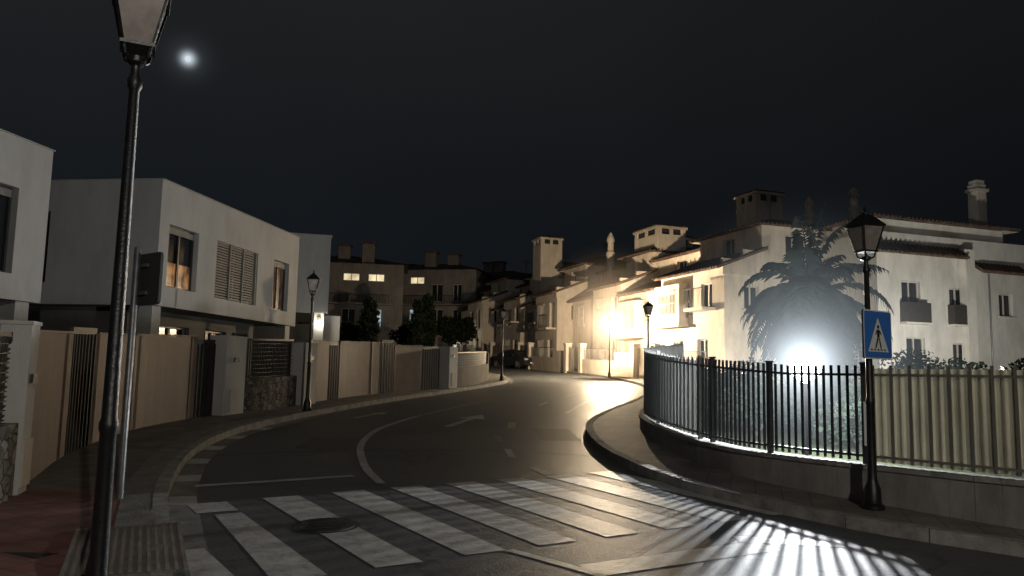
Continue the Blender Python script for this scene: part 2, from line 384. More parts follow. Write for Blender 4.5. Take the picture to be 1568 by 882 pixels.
def ysamples(a, c):
    out = [a]; y = a
    while y < c:
        y = round(y+(.1 if 0 <= y < 13 else .5), 3); out.append(min(y, c))
    return out
b = B()
Y = ysamples(-14, 74)
for ya, yb in zip(Y, Y[1:]):
    ra = xat(kerbR, ya) if ya > -1 else 40; rb = xat(kerbR, yb) if yb > -1 else 40
    b.face([(xat(kerbL, ya), ya, h(ya)+.006), (ra, ya, h(ya)+.006), (rb, yb, h(yb)+.006), (xat(kerbL, yb), yb, h(yb)+.006)], asph)
b.obj('road')

PZ = .125
b = B()
for ya, yb in zip(Y, Y[1:]):
    m = red_pav if ya < 8.9 else grey_pav
    b.face([(xat(wallL, ya)-.1, ya, h(ya)+PZ), (xat(kerbL, ya)-.12, ya, h(ya)+PZ), (xat(kerbL, yb)-.12, yb, h(yb)+PZ), (xat(wallL, yb)-.1, yb, h(yb)+PZ)], m)
for ya, yb in zip(Y, Y[1:]):
    if 3 < ya < 30:
        b.face([(xat(kerbL, ya)-.5, ya, h(ya)+PZ+.004), (xat(kerbL, ya)-.13, ya, h(ya)+PZ+.004), (xat(kerbL, yb)-.13, yb, h(yb)+PZ+.004), (xat(kerbL, yb)-.5, yb, h(yb)+PZ+.004)], gutter_m)
b.obj('pavement')
b = B()
Y2 = ysamples(-.9, 37)
for ya, yb in zip(Y2, Y2[1:]):
    wa = xat(wallR, ya) if ya > 1.2 else 40; wb = xat(wallR, yb) if yb > 1.2 else 40
    b.face([(xat(kerbR, ya)+.12, ya, h(ya)+PZ), (wa+.1, ya, h(ya)+PZ), (wb+.1, yb, h(yb)+PZ), (xat(kerbR, yb)+.12, yb, h(yb)+PZ)], grey_pav)
for ya, yb in zip(ysamples(37, 74), ysamples(37, 74)[1:]):
    b.face([(xat(kerbR, ya)+.12, ya, h(ya)+PZ), (xat(kerbR, ya)+3.5, ya, h(ya)+PZ), (xat(kerbR, yb)+3.5, yb, h(yb)+PZ), (xat(kerbR, yb)+.12, yb, h(yb)+PZ)], grey_pav)
b.obj('pavement')

def kerb(poly, side, name):
    b = B(); pts = resample(poly, .8)
    for p, q in zip(pts, pts[1:]):
        d = (q-p).normalized(); n = Vector((-d.y, d.x))*side
        a = p+d*.006+n*.075; c = q-d*.006+n*.075
        j = random.uniform(-.006, .006)
        b.seg(a, c, .15, (h(a.y)-.1, h(c.y)-.1), (h(a.y)+PZ+.006+j, h(c.y)+PZ+.006+j), kerb_m)
    return b.obj(name)
kerb(kerbL, 1, 'kerb'); kerb(kerbR, -1, 'kerb')
b = B(); pts = resample(kerbL, .5)
for i, (p, q) in enumerate(zip(pts, pts[1:])):
    if p.y < 3 or p.y > 45: continue
    d = (q-p).normalized(); n = Vector((d.y, -d.x)); e = d*.008
    mm = paint_m if (7.5 < p.y < 17 and i % 3 == 0) else gutter_m
    b.face([(*(p+e+n*.01), h((p+e).y)+.012), (*(p+e+n*.3), h((p+e).y)+.012), (*(q-e+n*.3), h((q-e).y)+.012), (*(q-e+n*.01), h((q-e).y)+.012)], mm)
b.obj('gutter')

# ------------------------------------------------------------------ road markings
b = B(); ZM = .011
def quad(pts, m=paint_m, z=ZM): b.face([(x, y, h(y)+z) for x, y in pts], m)
def line(pts, w, m=paint_m):
    P = catmull(pts, 5)
    for i, (p, q) in enumerate(zip(P, P[1:])):
        def nn(k):
            d = (P[min(k+1, len(P)-1)]-P[max(k-1, 0)]).normalized(); return Vector((-d.y, d.x))*w/2
        a, c = nn(i), nn(i+1); quad([p-a, q-c, q+c, p+a], m)
dv = Vector((1.76, -2.68)); wv = Vector((.36, .20))
for i in range(8):
    o = Vector((-3.5, 8.77))+Vector((.69, .43))*i if i < 3 else Vector((-2.12, 9.64))+Vector((.655, .375))*(i-2)
    if i == 0:
        quad([o, o+wv, o+wv+dv*.16, o+dv*.16]); quad([o+dv*.2+wv*.35, o+dv*.2+wv, o+dv+wv, o+dv]); continue
    quad([o, o+wv, o+wv+dv, o+dv])
quad([(-2.78, 6.92), (-2.62, 7.0), (-1.9, 5.95), (-2.28, 5.95)])
line([(-3.85, 9.86), (-3.0, 10.32), (-2.1, 10.84)], .14)
line([(-1.63, 10.3), (-1.95, 11.2), (-2.2, 12.1), (-2.55, 13.7), (-2.72, 15.4), (-2.68, 17.2), (-2.3, 19.6)], .12)
line([(-2.3, 19.6), (-1.6, 22.5), (-.6, 26)], .11, paint_faded)
quad([(.72, 6.40), (2.50, 7.36), (2.36, 7.66), (.60, 6.72)]); quad([(2.20, 7.62), (3.15, 7.50), (3.15, 7.70), (2.2, 7.86)])
line([(.02, 7.16), (.4, 6.8), (.78, 6.42)], .1)
quad([(.30, 11.9), (.42, 11.95), (.62, 11.3), (.50, 11.25)])
quad([(-.08, 13.9), (.04, 13.9), (.12, 12.9), (0, 12.9)], paint_m)
quad([(-.30, 15.9), (-.18, 15.9), (-.10, 14.9), (-.22, 14.9)], paint_faded)
quad([(-.02, 18.6), (.16, 18.6), (.14, 17.3), (-.04, 17.3)], paint_m)
def arrow(o, d, s=1.0):
    d = Vector(d).normalized(); n = Vector((-d.y, d.x)); o = Vector(o)
    quad([o-n*.09*s, o+n*.09*s, o+n*.09*s+d*2.0*s, o-n*.09*s+d*2.0*s], paint_m)
    quad([o-n*.34*s+d*2.0*s, o+n*.34*s+d*2.0*s, o+d*3.1*s, o+d*3.08*s], paint_m)
arrow((-1.35, 17.4), (.22, 1), 1.0); arrow((-3.7, 18.9), (.3, 1), .6)
line([(1.55, 21.5), (2.3, 25), (3.3, 29), (4.2, 32.5), (4.8, 36), (4.9, 39)], .12)
line([(.9, 24), (1.2, 25.5)], .1); line([(2.0, 28.5), (2.5, 30)], .1); line([(3.0, 33), (3.2, 35)], .1)
b.obj('road_markings')
b = B(); patch = mat('asphalt_patch', (.058, .060, .062), .62, .2, 8, .4, 60, col2=(.042, .044, .047))
for i in range(30):
    t0, t1 = i/30, (i+1)/30
    def tp(t, o): x = -5.0+6.5*t; y = 12.2+1.4*math.sin(t*2.4)+o; return (x, y, h(y)+.0095)
    b.face([tp(t0, 0), tp(t1, 0), tp(t1, .07), tp(t0, .07)], patch)
for cx, cy, w_, l_ in ((.6, 15.2, .8, 2.2), (-3.6, 13.4, .9, 1.6)):
    b.face([(cx, cy, h(cy)+.0092), (cx+w_, cy+.1, h(cy+.1)+.0092), (cx+w_-.1, cy+l_, h(cy+l_)+.0092), (cx-.1, cy+l_-.1, h(cy+l_-.1)+.0092)], patch)
b.obj('road_repair_patch')
b = B()
mh = mat('cast_iron_cover', (.018, .018, .018), .6, .3, 30, .8, 60)
for r0, r1, z in ((0, .27, .016), (.285, .33, .014)):
    n = 28
    for i in range(n):
        a, c = 2*math.pi*i/n, 2*math.pi*(i+1)/n; q = []
        for r, t in ((r0, a), (r1, a), (r1, c), (r0, c)):
            x, y = -1.78+r*math.cos(t), 7.93+r*math.sin(t); q.append((x, y, h(y)+z))
        b.face(q if r0 > 0 else [q[1], q[2], q[3]], mh)
for i in range(5):
    b.box((-1.78, 7.93+(i-2)*.09, h(7.93)+.019), (.36, .02, .008), mh, .3)
b.obj('manhole_cover')
b = B(); tm = mat('tactile_tile', (.22, .19, .165), .8, .2, 4, .3)
c0 = Vector((-3.05, 6.5)); d = Vector((-.42, .9)).normalized(); n = Vector((-d.y, d.x))
b.face([(*(c0+d*s*.8+n*t*.42), h((c0+d*s*.8+n*t*.42).y)+PZ+.006) for s, t in ((-1, -1), (1, -1), (1, 1), (-1, 1))], tm)
for i in range(14):
    p = c0+n*(-.4+i*.0615); a = p-d*.78; c = p+d*.78
    b.seg(a, c, .028, (h(a.y)+PZ+.006, h(c.y)+PZ+.006), (h(a.y)+PZ+.019, h(c.y)+PZ+.019), tm)
b.obj('tactile_paving')
b = B()
b.box((-3.75, 6.35, PZ+.006), (.5, .22, .012), mh, -.4)
b.obj('service_cover')

# ------------------------------------------------------------------ street lamps
def street_lamp(x, y, lit=None, K=2.82, name='street_lamp', yaw=.3, power=0):
    e = bpy.data.objects.new(name, None); sc.collection.objects.link(e)
    z = h(y)+PZ; e.location = (x, y, z)
    b = B()
    b.lathe((0, 0, 0), [(.12, 0), (.12, .04), (.09, .07), (.085, .22), (.064, .27), (.055, .3), (.048, .34), (.042, 1.12), (.050, 1.14), (.050, 1.17), (.040, 1.20), (.036, K*.6), (.028, K-.16), (.040, K-.14), (.040, K-.1), (.026, K-.07), (.026, K-.02), (.05, K), (.05, K+.03), (.02, K+.05)], iron, 20)
    o = b.obj('post', parent=e); weld(o)
    b = B(); r45 = math.pi/4+yaw; q2 = math.sqrt(2)
    def ring(w, zz): return [(w/2*q2*math.cos(r45+i*math.pi/2), w/2*q2*math.sin(r45+i*math.pi/2), zz) for i in range(4)]
    z0 = K+.10; w0, w1 = .155, .27; z1 = z0+.27
    for i in range(4):
        a = yaw+math.pi/4+i*math.pi/2
        b.tube([(.03*math.cos(a), .03*math.sin(a), K), (.085*math.cos(a), .085*math.sin(a), K+.03), (.105*math.cos(a), .105*math.sin(a), z0)], .010, iron, 6)
    b.rings([ring(w0+.025, z0-.02), ring(w0+.025, z0)], iron)
    A, C = ring(w0, z0), ring(w1, z1)
    for i in range(4): b.tube([A[i], C[i]], .010, iron, 5)
    b.rings([ring(w1+.03, z1), ring(w1+.04, z1+.02), ring(w1+.01, z1+.035)], iron)
    b.rings([ring(w1+.01, z1+.035), ring(w1*.72, z1+.085), ring(w1*.38, z1+.135), ring(.06, z1+.15)], iron)
    b.lathe((0, 0, z1+.145), [(.035, 0), (.035, .02), (.015, .03), (.022, .05), (.012, .075), (.003, .1)], iron, 10)
    b.obj('lantern_frame', parent=e)
    b = B(); g = lantern_glass
    if lit:
        g = bpy.data.materials.new('lit_lantern_glass'); g.use_nodes = True; nt = g.node_tree
        nt.nodes.clear(); o_ = nt.nodes.new('ShaderNodeOutputMaterial'); t = nt.nodes.new('ShaderNodeBsdfTransparent'); em = nt.nodes.new('ShaderNodeEmission')
        em.inputs['Color'].default_value = (*lit, 1); em.inputs['Strength'].default_value = 14
        ad = nt.nodes.new('ShaderNodeAddShader'); nt.links.new(t.outputs[0], ad.inputs[0]); nt.links.new(em.outputs[0], ad.inputs[1]); nt.links.new(ad.outputs[0], o_.inputs[0])
    b.rings([ring(w0-.01, z0+.002), ring(w1-.01, z1-.002)], g, cap=False)
    b.obj('lantern_glass', parent=e)
    if lit:
        li = bpy.data.lights.new('lamp_bulb', 'POINT'); li.energy = power; li.color = lit; li.shadow_soft_size = .05
        lo = bpy.data.objects.new('lamp_bulb', li); sc.collection.objects.link(lo); lo.parent = e; lo.location = (0, 0, z0+.13)
    return e

street_lamp(-2.14, 4.25, K=3.17, yaw=.45)
street_lamp(3.98, 8.73, K=2.74, yaw=.3)
street_lamp(-4.88, 19.12, yaw=.2)
street_lamp(-.40, 37.4, K=2.9)
street_lamp(4.95, 28.3)
warm = street_lamp(5.56, 44.2, lit=(1.0, .77, .50), power=7200)
street_lamp(3.2, -5.5, lit=(1.0, .93, .84), K=6.3, power=1900)  # unseen lamp added behind the camera to light the foreground

def bloom_halo(name, parent, loc, R, k, col, pw, k2, pw2):  # self-glowing volume around a lamp, stands in for bloom; no real mist
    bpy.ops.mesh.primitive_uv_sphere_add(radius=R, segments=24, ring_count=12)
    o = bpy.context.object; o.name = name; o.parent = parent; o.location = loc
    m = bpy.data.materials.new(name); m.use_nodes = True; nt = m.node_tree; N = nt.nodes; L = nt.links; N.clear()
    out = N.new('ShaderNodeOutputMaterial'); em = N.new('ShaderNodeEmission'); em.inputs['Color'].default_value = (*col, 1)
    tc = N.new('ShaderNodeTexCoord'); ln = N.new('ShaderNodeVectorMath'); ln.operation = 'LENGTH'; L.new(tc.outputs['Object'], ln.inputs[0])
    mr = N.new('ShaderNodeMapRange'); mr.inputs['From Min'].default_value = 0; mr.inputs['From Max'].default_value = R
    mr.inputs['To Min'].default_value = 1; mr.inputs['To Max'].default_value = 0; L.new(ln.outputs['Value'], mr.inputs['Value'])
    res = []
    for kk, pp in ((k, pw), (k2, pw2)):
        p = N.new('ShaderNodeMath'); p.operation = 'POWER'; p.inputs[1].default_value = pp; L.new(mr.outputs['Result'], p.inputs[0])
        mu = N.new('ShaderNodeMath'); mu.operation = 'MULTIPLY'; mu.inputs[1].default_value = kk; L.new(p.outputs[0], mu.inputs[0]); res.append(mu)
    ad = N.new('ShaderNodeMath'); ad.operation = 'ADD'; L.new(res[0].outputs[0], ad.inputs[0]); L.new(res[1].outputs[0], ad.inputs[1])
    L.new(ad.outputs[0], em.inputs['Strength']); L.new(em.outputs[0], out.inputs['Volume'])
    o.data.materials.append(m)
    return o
bloom_halo('lamp_bloom_halo', warm, (0, 0, 3.05), 5.0, .32, (1, .70, .42), 3, 2.6, 10)  # warm bloom put in as a glowing volume

e = bpy.data.objects.new('garden_lamp', None); sc.collection.objects.link(e); e.location = (4.86, 13.0, h(13))
b = B(); b.lathe((0, 0, 0), [(.1, 0), (.1, .04), (.045, .08), (.035, 1.2), (.07, 1.24), (.09, 1.30), (.06, 1.32)], iron, 14); weld(b.obj('post', parent=e))
b = B()
b.lathe((0, 0, 1.60), [(.27*math.sin(math.pi*(i+.6)/13), -.27*math.cos(math.pi*(i+.6)/13)) for i in range(13)], None, 24, cap=True)
gm = bpy.data.materials.new('lit_globe'); gm.use_nodes = True; nt = gm.node_tree; nt.nodes.clear()
o_ = nt.nodes.new('ShaderNodeOutputMaterial'); t = nt.nodes.new('ShaderNodeBsdfTransparent'); em = nt.nodes.new('ShaderNodeEmission')
em.inputs['Color'].default_value = (.93, .97, 1, 1); em.inputs['Strength'].default_value = 8
ad = nt.nodes.new('ShaderNodeAddShader'); nt.links.new(t.outputs[0], ad.inputs[0]); nt.links.new(em.outputs[0], ad.inputs[1]); nt.links.new(ad.outputs[0], o_.inputs[0])
b.m = [gm]; weld(b.obj('globe', parent=e))
li = bpy.data.lights.new('bulb', 'POINT'); li.energy = 2200; li.color = (.92, .965, 1.0); li.shadow_soft_size = .05
lo = bpy.data.objects.new('bulb', li); sc.collection.objects.link(lo); lo.parent = e; lo.location = (0, 0, 1.58)
bloom_halo('lamp_bloom_halo', e, (0, 0, 1.60), 3.2, .15, (.82, .92, 1.0), 2.6, 4.6, 13)  # white bloom put in as a glowing volume

def unseen_light(x, y, P, col, zz=.9):
    e = bpy.data.objects.new('unseen_bollard_light', None); sc.collection.objects.link(e); e.location = (x, y, h(y))
    b = B(); b.lathe((0, 0, 0), [(.07, 0), (.07, zz-.25), (.05, zz-.24), (.05, zz-.2)], iron, 12)
    b.lathe((0, 0, zz+.04), [(.09, 0), (.09, .03), (.02, .06)], iron, 12); b.tube([(.05, 0, zz-.2), (.05, 0, zz+.04)], .01, iron); b.tube([(-.05, 0, zz-.2), (-.05, 0, zz+.04)], .01, iron)
    b.obj('bollard', parent=e)
    li = bpy.data.lights.new('bulb', 'POINT'); li.energy = P; li.color = col; li.shadow_soft_size = .04
    lo = bpy.data.objects.new('bulb', li); sc.collection.objects.link(lo); lo.parent = e; lo.location = (0, 0, zz-.08)
unseen_light(20.0, 32.0, 1700, (1.0, .96, .87), 1.3)
unseen_light(10.4, 35.2, 900, (1, .90, .74))
unseen_light(-14, 76, 110, (1, .88, .7), 2.6)  # added light to brighten the hillside houses, no known lamp here
unseen_light(-6, 80, 140, (1, .9, .7), 2.6)  # second added light for the hillside fronts

# ------------------------------------------------------------------ right boundary wall & railings
def zt(y): return .66+max(0, y-11)*.026
def zf(y): return 1.78+max(0, y-10)*.058
b = B(); fb = B(); pts = resample(wallR, .25)
pts = [p for p in pts if p.y > 3.0]
for p, q in zip(pts, pts[1:]):
    b.seg(p, q, .22, (h(p.y)-.2, h(q.y)-.2), (zt(p.y)-.05, zt(q.y)-.05), yard_wall)
    b.seg(p, q, .27, (zt(p.y)-.05, zt(q.y)-.05), (zt(p.y), zt(q.y)), kerb_m)
b.obj('garden_wall')
fine = resample(wallR, .105); fine = [p for p in fine if p.y > 3.0 and p.y < 30]
def side(p):
    if p.y < 9.15: return 'cream'
    if p.y < 12.0: return 'open'
    return 'light'
last = None; cnt = 0
for i, (p, q) in enumerate(zip(fine, fine[1:])):
    s = side(p); m = {'cream': fence_cream, 'open': fence_paint, 'light': fence_light}[s]
    d = (q-p).normalized(); inw = Vector((-d.y, d.x))
    if inw.dot(Vector((5.5, 14))-p) < 0 : inw = -inw
    yaw = math.atan2(d.y, d.x)
    zb, zc = zt(p.y), zf(p.y)
    if s == 'open' or i % 2 == 0:
        fb.box((p.x, p.y, (zb+zc)/2+.02), (.026, .026, zc-zb-.02), m, yaw)
    for r in (zb+.09, zc-.10): fb.seg(p, q, .03, r-.015, r+.015, m)
    if s != 'open':
        mm = sheet_cream if s == 'cream' else sheet_grey
        o1, o2 = inw*.03, inw*.062
        za, zd = zb+.03, zc-.03
        P3 = [p+o1, p+(q-p)*.35+o1, p+(q-p)*.5+o2, p+(q-p)*.85+o2, q+o1]
        for u_, v_ in zip(P3, P3[1:]): fb.face([(*u_, za), (*v_, za), (*v_, zd), (*u_, zd)], mm)
    cnt += 1
    if cnt % (13 if s == 'open' else 24) == 0 or (last and last != s):
        cnt = 0
        fb.box((p.x, p.y, (zb+zc)/2), (.06, .06, zc-zb+.05), m, yaw)
        fb.box((p.x, p.y, zc+.035), (.08, .08, .02), m, yaw)
    last = s
fb.box((4.10, 9.12, 1.12), (.03, .03, .5), sign_white, .8)
fb.obj('railing_fence')

# ------------------------------------------------------------------ signs
e = bpy.data.objects.new('pedestrian_crossing_sign', None); sc.collection.objects.link(e)
e.location = (3.98, 8.73, 2.12); e.rotation_euler = (0, 0, math.radians(33.8))
def poly(b, pts, y, m): b.face([(x, y, z) for x, z in pts], m)
b = B(); W = .27
def rr(w, r, n=5):
    out = []
    for cx, cz, a0 in ((w-r, -w+r, -90), (w-r, w-r, 0), (-w+r, w-r, 90), (-w+r, -w+r, 180)):
        for i in range(n+1):
            a = math.radians(a0+90*i/n); out.append((cx+r*math.cos(a), cz+r*math.sin(a)))
    return out
R_ = rr(W, .03); X0 = .05; Y0 = -.075
b.rings([[(x+X0, Y0+.012, z) for x, z in R_], [(x+X0, Y0-.008, z) for x, z in R_]], sign_back)
poly(b, [(x+X0, z) for x, z in rr(W, .03)], Y0-.0095, sign_white)
poly(b, [(x+X0, z) for x, z in rr(W-.014, .024)], Y0-.011, sign_blue)
poly(b, [(X0-.2, -.19), (X0+.2, -.19), (X0, .19)], Y0-.0125, sign_white)
Yk = Y0-.0145
def pk(*pts): poly(b, [(X0+x, z) for x, z in pts], Yk, sign_black)
pk(*[(.0+.022*math.cos(t*math.pi/5), .085+.022*math.sin(t*math.pi/5)) for t in range(10)])
pk((-.028, .055), (-.022, -.03), (.024, -.03), (.026, .055))
pk((-.022, -.032), (-.07, -.15), (-.045, -.15), (.0, -.06), (.004, -.032)); pk((.006, -.032), (.024, -.032), (.045, -.09), (.06, -.15), (.035, -.15), (.02, -.095))
pk((-.03, .053), (-.06, .0), (-.045, -.006), (-.029, .024)); pk((.028, .053), (.027, .024), (.055, -.006), (.066, .006))
for i in range(5): pk((-.15+i*.065, -.178), (-.115+i*.065, -.178), (-.118+i*.06, -.157), (-.145+i*.06, -.157))
b.box((0, -.045, .13), (.16, .06, .03), galv); b.box((0, -.045, -.13), (.16, .06, .03), galv)
b.obj('sign_board', parent=e)

e = bpy.data.objects.new('traffic_sign', None); sc.collection.objects.link(e); e.location = (-4.07, 8.42, h(8.42)+PZ)
b = B(); b.lathe((0, 0, 0), [(.036, 0), (.036, 2.66), (.03, 2.67)], galv, 16); weld(b.obj('pole', parent=e))
b = B(); a = math.radians(-38); Rm = Matrix.Rotation(a, 3, 'Z')
ob = [Rm @ Vector((x*.95, .05, z)) for x, z in rr(.28, .05)]
off = Vector((.13, -.06, 2.32))
b.rings([[p+off for p in ob], [p+off+Rm @ Vector((0, -.03, 0)) for p in ob]], sign_back)
b.box(off+Rm @ Vector((-.12, .02, .15)), (.3, .05, .035), galv, a)
b.box(off+Rm @ Vector((-.12, .02, -.15)), (.3, .05, .035), galv, a)
b.obj('sign_board', parent=e)

# ------------------------------------------------------------------ left garden walls
def arc_pts(poly, y0, y1):
    P = [Vector((xat(poly, y0), y0))]+[p for p in poly if y0 < p.y < y1]+[Vector((xat(poly, y1), y1))]
    return P
def wall_run(b, y0, y1, w, zlo, zhi, m, step=None):
    P = arc_pts(wallL, y0, y1)
    for p, q in zip(P, P[1:]): b.seg(p, q, w, (h(p.y)+zlo, h(q.y)+zlo), (h(p.y)+zhi, h(q.y)+zhi), m)
def mesh_fence(b, y0, y1, zlo, zhi):
    for p, q in zip(*(lambda s: (s, s[1:]))(resample(arc_pts(wallL, y0, y1), .07))):
        b.box((p.x, p.y, h(p.y)+(zlo+zhi)/2), (.012, .03, zhi-zlo), gate_m, math.atan2((q-p).y, (q-p).x)+1.2)
    for zz in [zlo+.02+i*.1 for i in range(int((zhi-zlo)/.1))]: wall_run(b, y0, y1, .02, zz, zz+.012, gate_m)
    wall_run(b, y0, y1, .04, zhi-.05, zhi, gate_m)
def pillar(y, L, H, name='gate_pillar', dx=0.1, D=.42):
    p = Vector((xat(wallL, y)+dx, y)); q = Vector((xat(wallL, y+.1)+dx, y+.1)); yaw = math.atan2((q-p).y, (q-p).x)
    b = B(); b.box((p.x, p.y, h(y)+H/2-.1), (L, D, H+.2), render_white, yaw)
    b.box((p.x, p.y, h(y)+H+.02), (L+.03, D+.03, .04), render_white, yaw)
    b.box((p.x+(D/2+.01)*math.sin(yaw), p.y-(D/2+.01)*math.cos(yaw), h(y)+.45), (.3, .03, .5), render_cream, yaw)
    b.box((p.x+(D/2+.02)*math.sin(yaw), p.y-(D/2+.02)*math.cos(yaw), h(y)+1.35), (.16, .03, .1), frame_dark, yaw)
    b.obj(name)
b = B(); wall_run(b, 1, 8.3, .3, -.2, .9, stone_m); mesh_fence(b, 1, 8.3, .9, 1.85); b.obj('stone_garden_wall')
pillar(8.6, .30, 1.93, dx=-.02, D=.3)
def corten_wall(y0, y1, H):
    b = B(); wall_run(b, y0, y1, .08, -.1, H, corten)
    P = resample(arc_pts(wallL, y0, y1), 2.1)
    for p in P: b.box((p.x+.03, p.y, h(p.y)+H/2), (.07, .05, H+.02), corten, 1.3)
    wall_run(b, y0, y1, .085, H*.52-.006, H*.52+.006, gate_m); wall_run(b, y0, y1, .12, H+.003, H+.035, corten)
    b.obj('garden_fence_panel')
def gate(y0, y1, H):
    b = B(); wall_run(b, y0, y1, .05, .08, H, gate_m)
    for p in resample(arc_pts(wallL, y0, y1), .16): b.box((p.x+.035, p.y, h(p.y)+H/2), (.02, .05, H-.2), frame_dark, 1.4)
    b.obj('metal_gate')
corten_wall(8.9, 11.3, 1.85); gate(11.32, 12.5, 1.95); corten_wall(12.52, 16.9, 1.85); gate(16.93, 17.6, 1.8)
pillar(18.0, .75, 1.85)
b = B(); wall_run(b, 18.42, 20.75, .3, -.2, .9, stone_m); mesh_fence(b, 18.42, 20.75, .9, 1.85); b.obj('stone_garden_wall')
pillar(21.2, .75, 1.72)
corten_wall(21.6, 22.9, 1.8); gate(22.95, 23.6, 1.8); corten_wall(23.63, 26.2, 1.8); gate(26.22, 26.9, 1.9); corten_wall(26.95, 28.6, 1.7); gate(28.65, 29.7, 1.7)
pillar(30.3, .7, 1.65)
b = B(); wall_run(b, 30.8, 38, .25, -.2, .9, dark_wall); mesh_fence(b, 30.8, 38, .9, 1.5); wall_run(b, 38, 72, .25, -.2, 1.4, dark_wall); b.obj('garden_wall')

# ------------------------------------------------------------------ modern houses (left)
def modern_house(p0, L, z0, z1, ops, depth=8.0, end_ops=(), lower_ops=(), name='modern_house', u=(.141, .99), m=None):
    m = m or render_modern
    b = B(); u = Vector((*u, 0)).normalized(); n = Vector((u.y, -u.x, 0)); p = Vector((p0[0], p0[1], z0)); H = z1-z0
    q = p+u*L; back = -n*depth
    b.facade(p, u, n, L, H, list(ops), m)
    b.facade(p+back, -back.normalized(), -u, depth, H, list(end_ops), m)
    b.facade(q, back.normalized(), u, depth, H, [], m)
    b.facade(q+back, -u, -n, L, H, [], m)
    up = Vector((0, 0, H))
    b.face([p, p+back, q+back, q], render_grey)
    b.face([p+up-Vector((0, 0, .25)), q+up-Vector((0, 0, .25)), q+back+up-Vector((0, 0, .25)), p+back+up-Vector((0, 0, .25))], render_grey)
    yaw = math.atan2(u.y, u.x)
    for a, c in ((p, q), (p, p+back), (q, q+back)):
        mid = (a+c)/2; d = (c-a); yy = math.atan2(d.y, d.x)
        b.box((mid.x, mid.y, z1+.012), (d.length+.04, .08, .02), m, yy)
    g0 = h(p0[1])-.3; i = 1.3
    P = p-n*i+u*.8; P.z = g0
    b.facade(P, u, n, L-1.6, z0-g0, list(lower_ops), render_grey)
    b.facade(P+back*.8, -back.normalized(), -u, depth*.8, z0-g0, [], render_grey)
    for s in (.35, L-.35):
        c = p+u*s-n*.35; b.box((c.x, c.y, (g0+z0)/2), (.4, .4, z0-g0), m, yaw)
    b.obj(name)
modern_house((-9.6, 21), 9.2, 3.25, 6.7, [(.47, .55, 2.0, 2.3, 'lit_h_c'), (3.06, .5, 5.85, 2.3, 'dark_l'), (7.1, .5, 8.4, 2.3, 'dim_c')],
             end_ops=[(3.9, .6, 4.7, 2.6, 'dark')], lower_ops=[(1.5, .9, 3.2, 2.6, 'dark_w'), (4.2, .9, 5.6, 2.6, 'dark_w'), (6, .9, 7.2, 2.6, 'dim')])
modern_house((-11.9, 7.5), 10.0, 2.95, 6.42, [(7.0, .55, 9.1, 2.4, 'dark_c'), (2.5, .55, 5, 2.4, 'dark')], lower_ops=[(5, .9, 7.5, 2.6, 'dark_w')])
modern_house((-7.75, 33), 8.0, 4.0, 7.3, [(1, .6, 3, 2.2, 'dim'), (5, .6, 7, 2.2, 'dark_l')], lower_ops=[(1, .8, 2.4, 2.6, 'lit_w'), (3.5, .8, 5, 2.6, 'dark_w')], u=(-.27, .96))
e = bpy.data.objects.new('wall_light', None); sc.collection.objects.link(e); e.location = (-8.1, 33.0, 3.75)
b = B(); b.box((0, .1, 0), (.14, .1, .2), frame_dark); b.box((0, .02, 0), (.1, .06, .14), lit_far); b.obj('fitting', parent=e)
li = bpy.data.lights.new('bulb', 'POINT'); li.energy = 30; li.color = (1, .93, .75); li.shadow_soft_size = .05
lo = bpy.data.objects.new('bulb', li); sc.collection.objects.link(lo); lo.parent = e; lo.location = (.1, -.1, -.15)
b = B(); b.box((-7.95, 34.0, 3.2), (1.0, .2, 1.5), render_white, .28); b.box((-9.5, 34.4, 2.3), (2.4, .2, 2.6), render_grey, .28); b.obj('porch_wall')

# ------------------------------------------------------------------ townhouse row (right)
O = Vector((10.7, 39.3)); VX = Vector((.944, .330)); VY = Vector((-.330, .944)); YAW = math.atan2(.33, .944)
def W(X, Yl, z=0): p = O+VX*X+VY*Yl; return Vector((p.x, p.y, z))
nX = Vector((*VX, 0)); nY = Vector((*VY, 0))
def lbox(b, X0, X1, Y0, Y1, z0, z1, m):
    c = W((X0+X1)/2, (Y0+Y1)/2, (z0+z1)/2); b.box(c, (X1-X0, Y1-Y0, z1-z0), m, YAW)
def tiles_slope(b, a, c, d, e2, th=.1, rolls=True):
    a, c, d, e2 = map(Vector, (a, c, d, e2)); n = (c-a).cross(d-a).normalized()
    if n.z < 0: n = -n
    lo = [p-n*th for p in (a, c, d, e2)]; hi = [a, c, d, e2]
    b.face(hi, tile); b.face(lo, render_cream)
    for i in range(4): j = (i+1) % 4; b.face([lo[i], lo[j], hi[j], hi[i]], tile)
    if rolls:
        L = (c-a).length; k = max(2, int(L/.26))
        for i in range(k+1):
            t = i/k; p = a+(c-a)*t; q = e2+(d-e2)*t
            if (q-p).length > .15: b.tube([p+n*.02-(q-p).normalized()*.04, q+n*.02], .065, tile, 5)
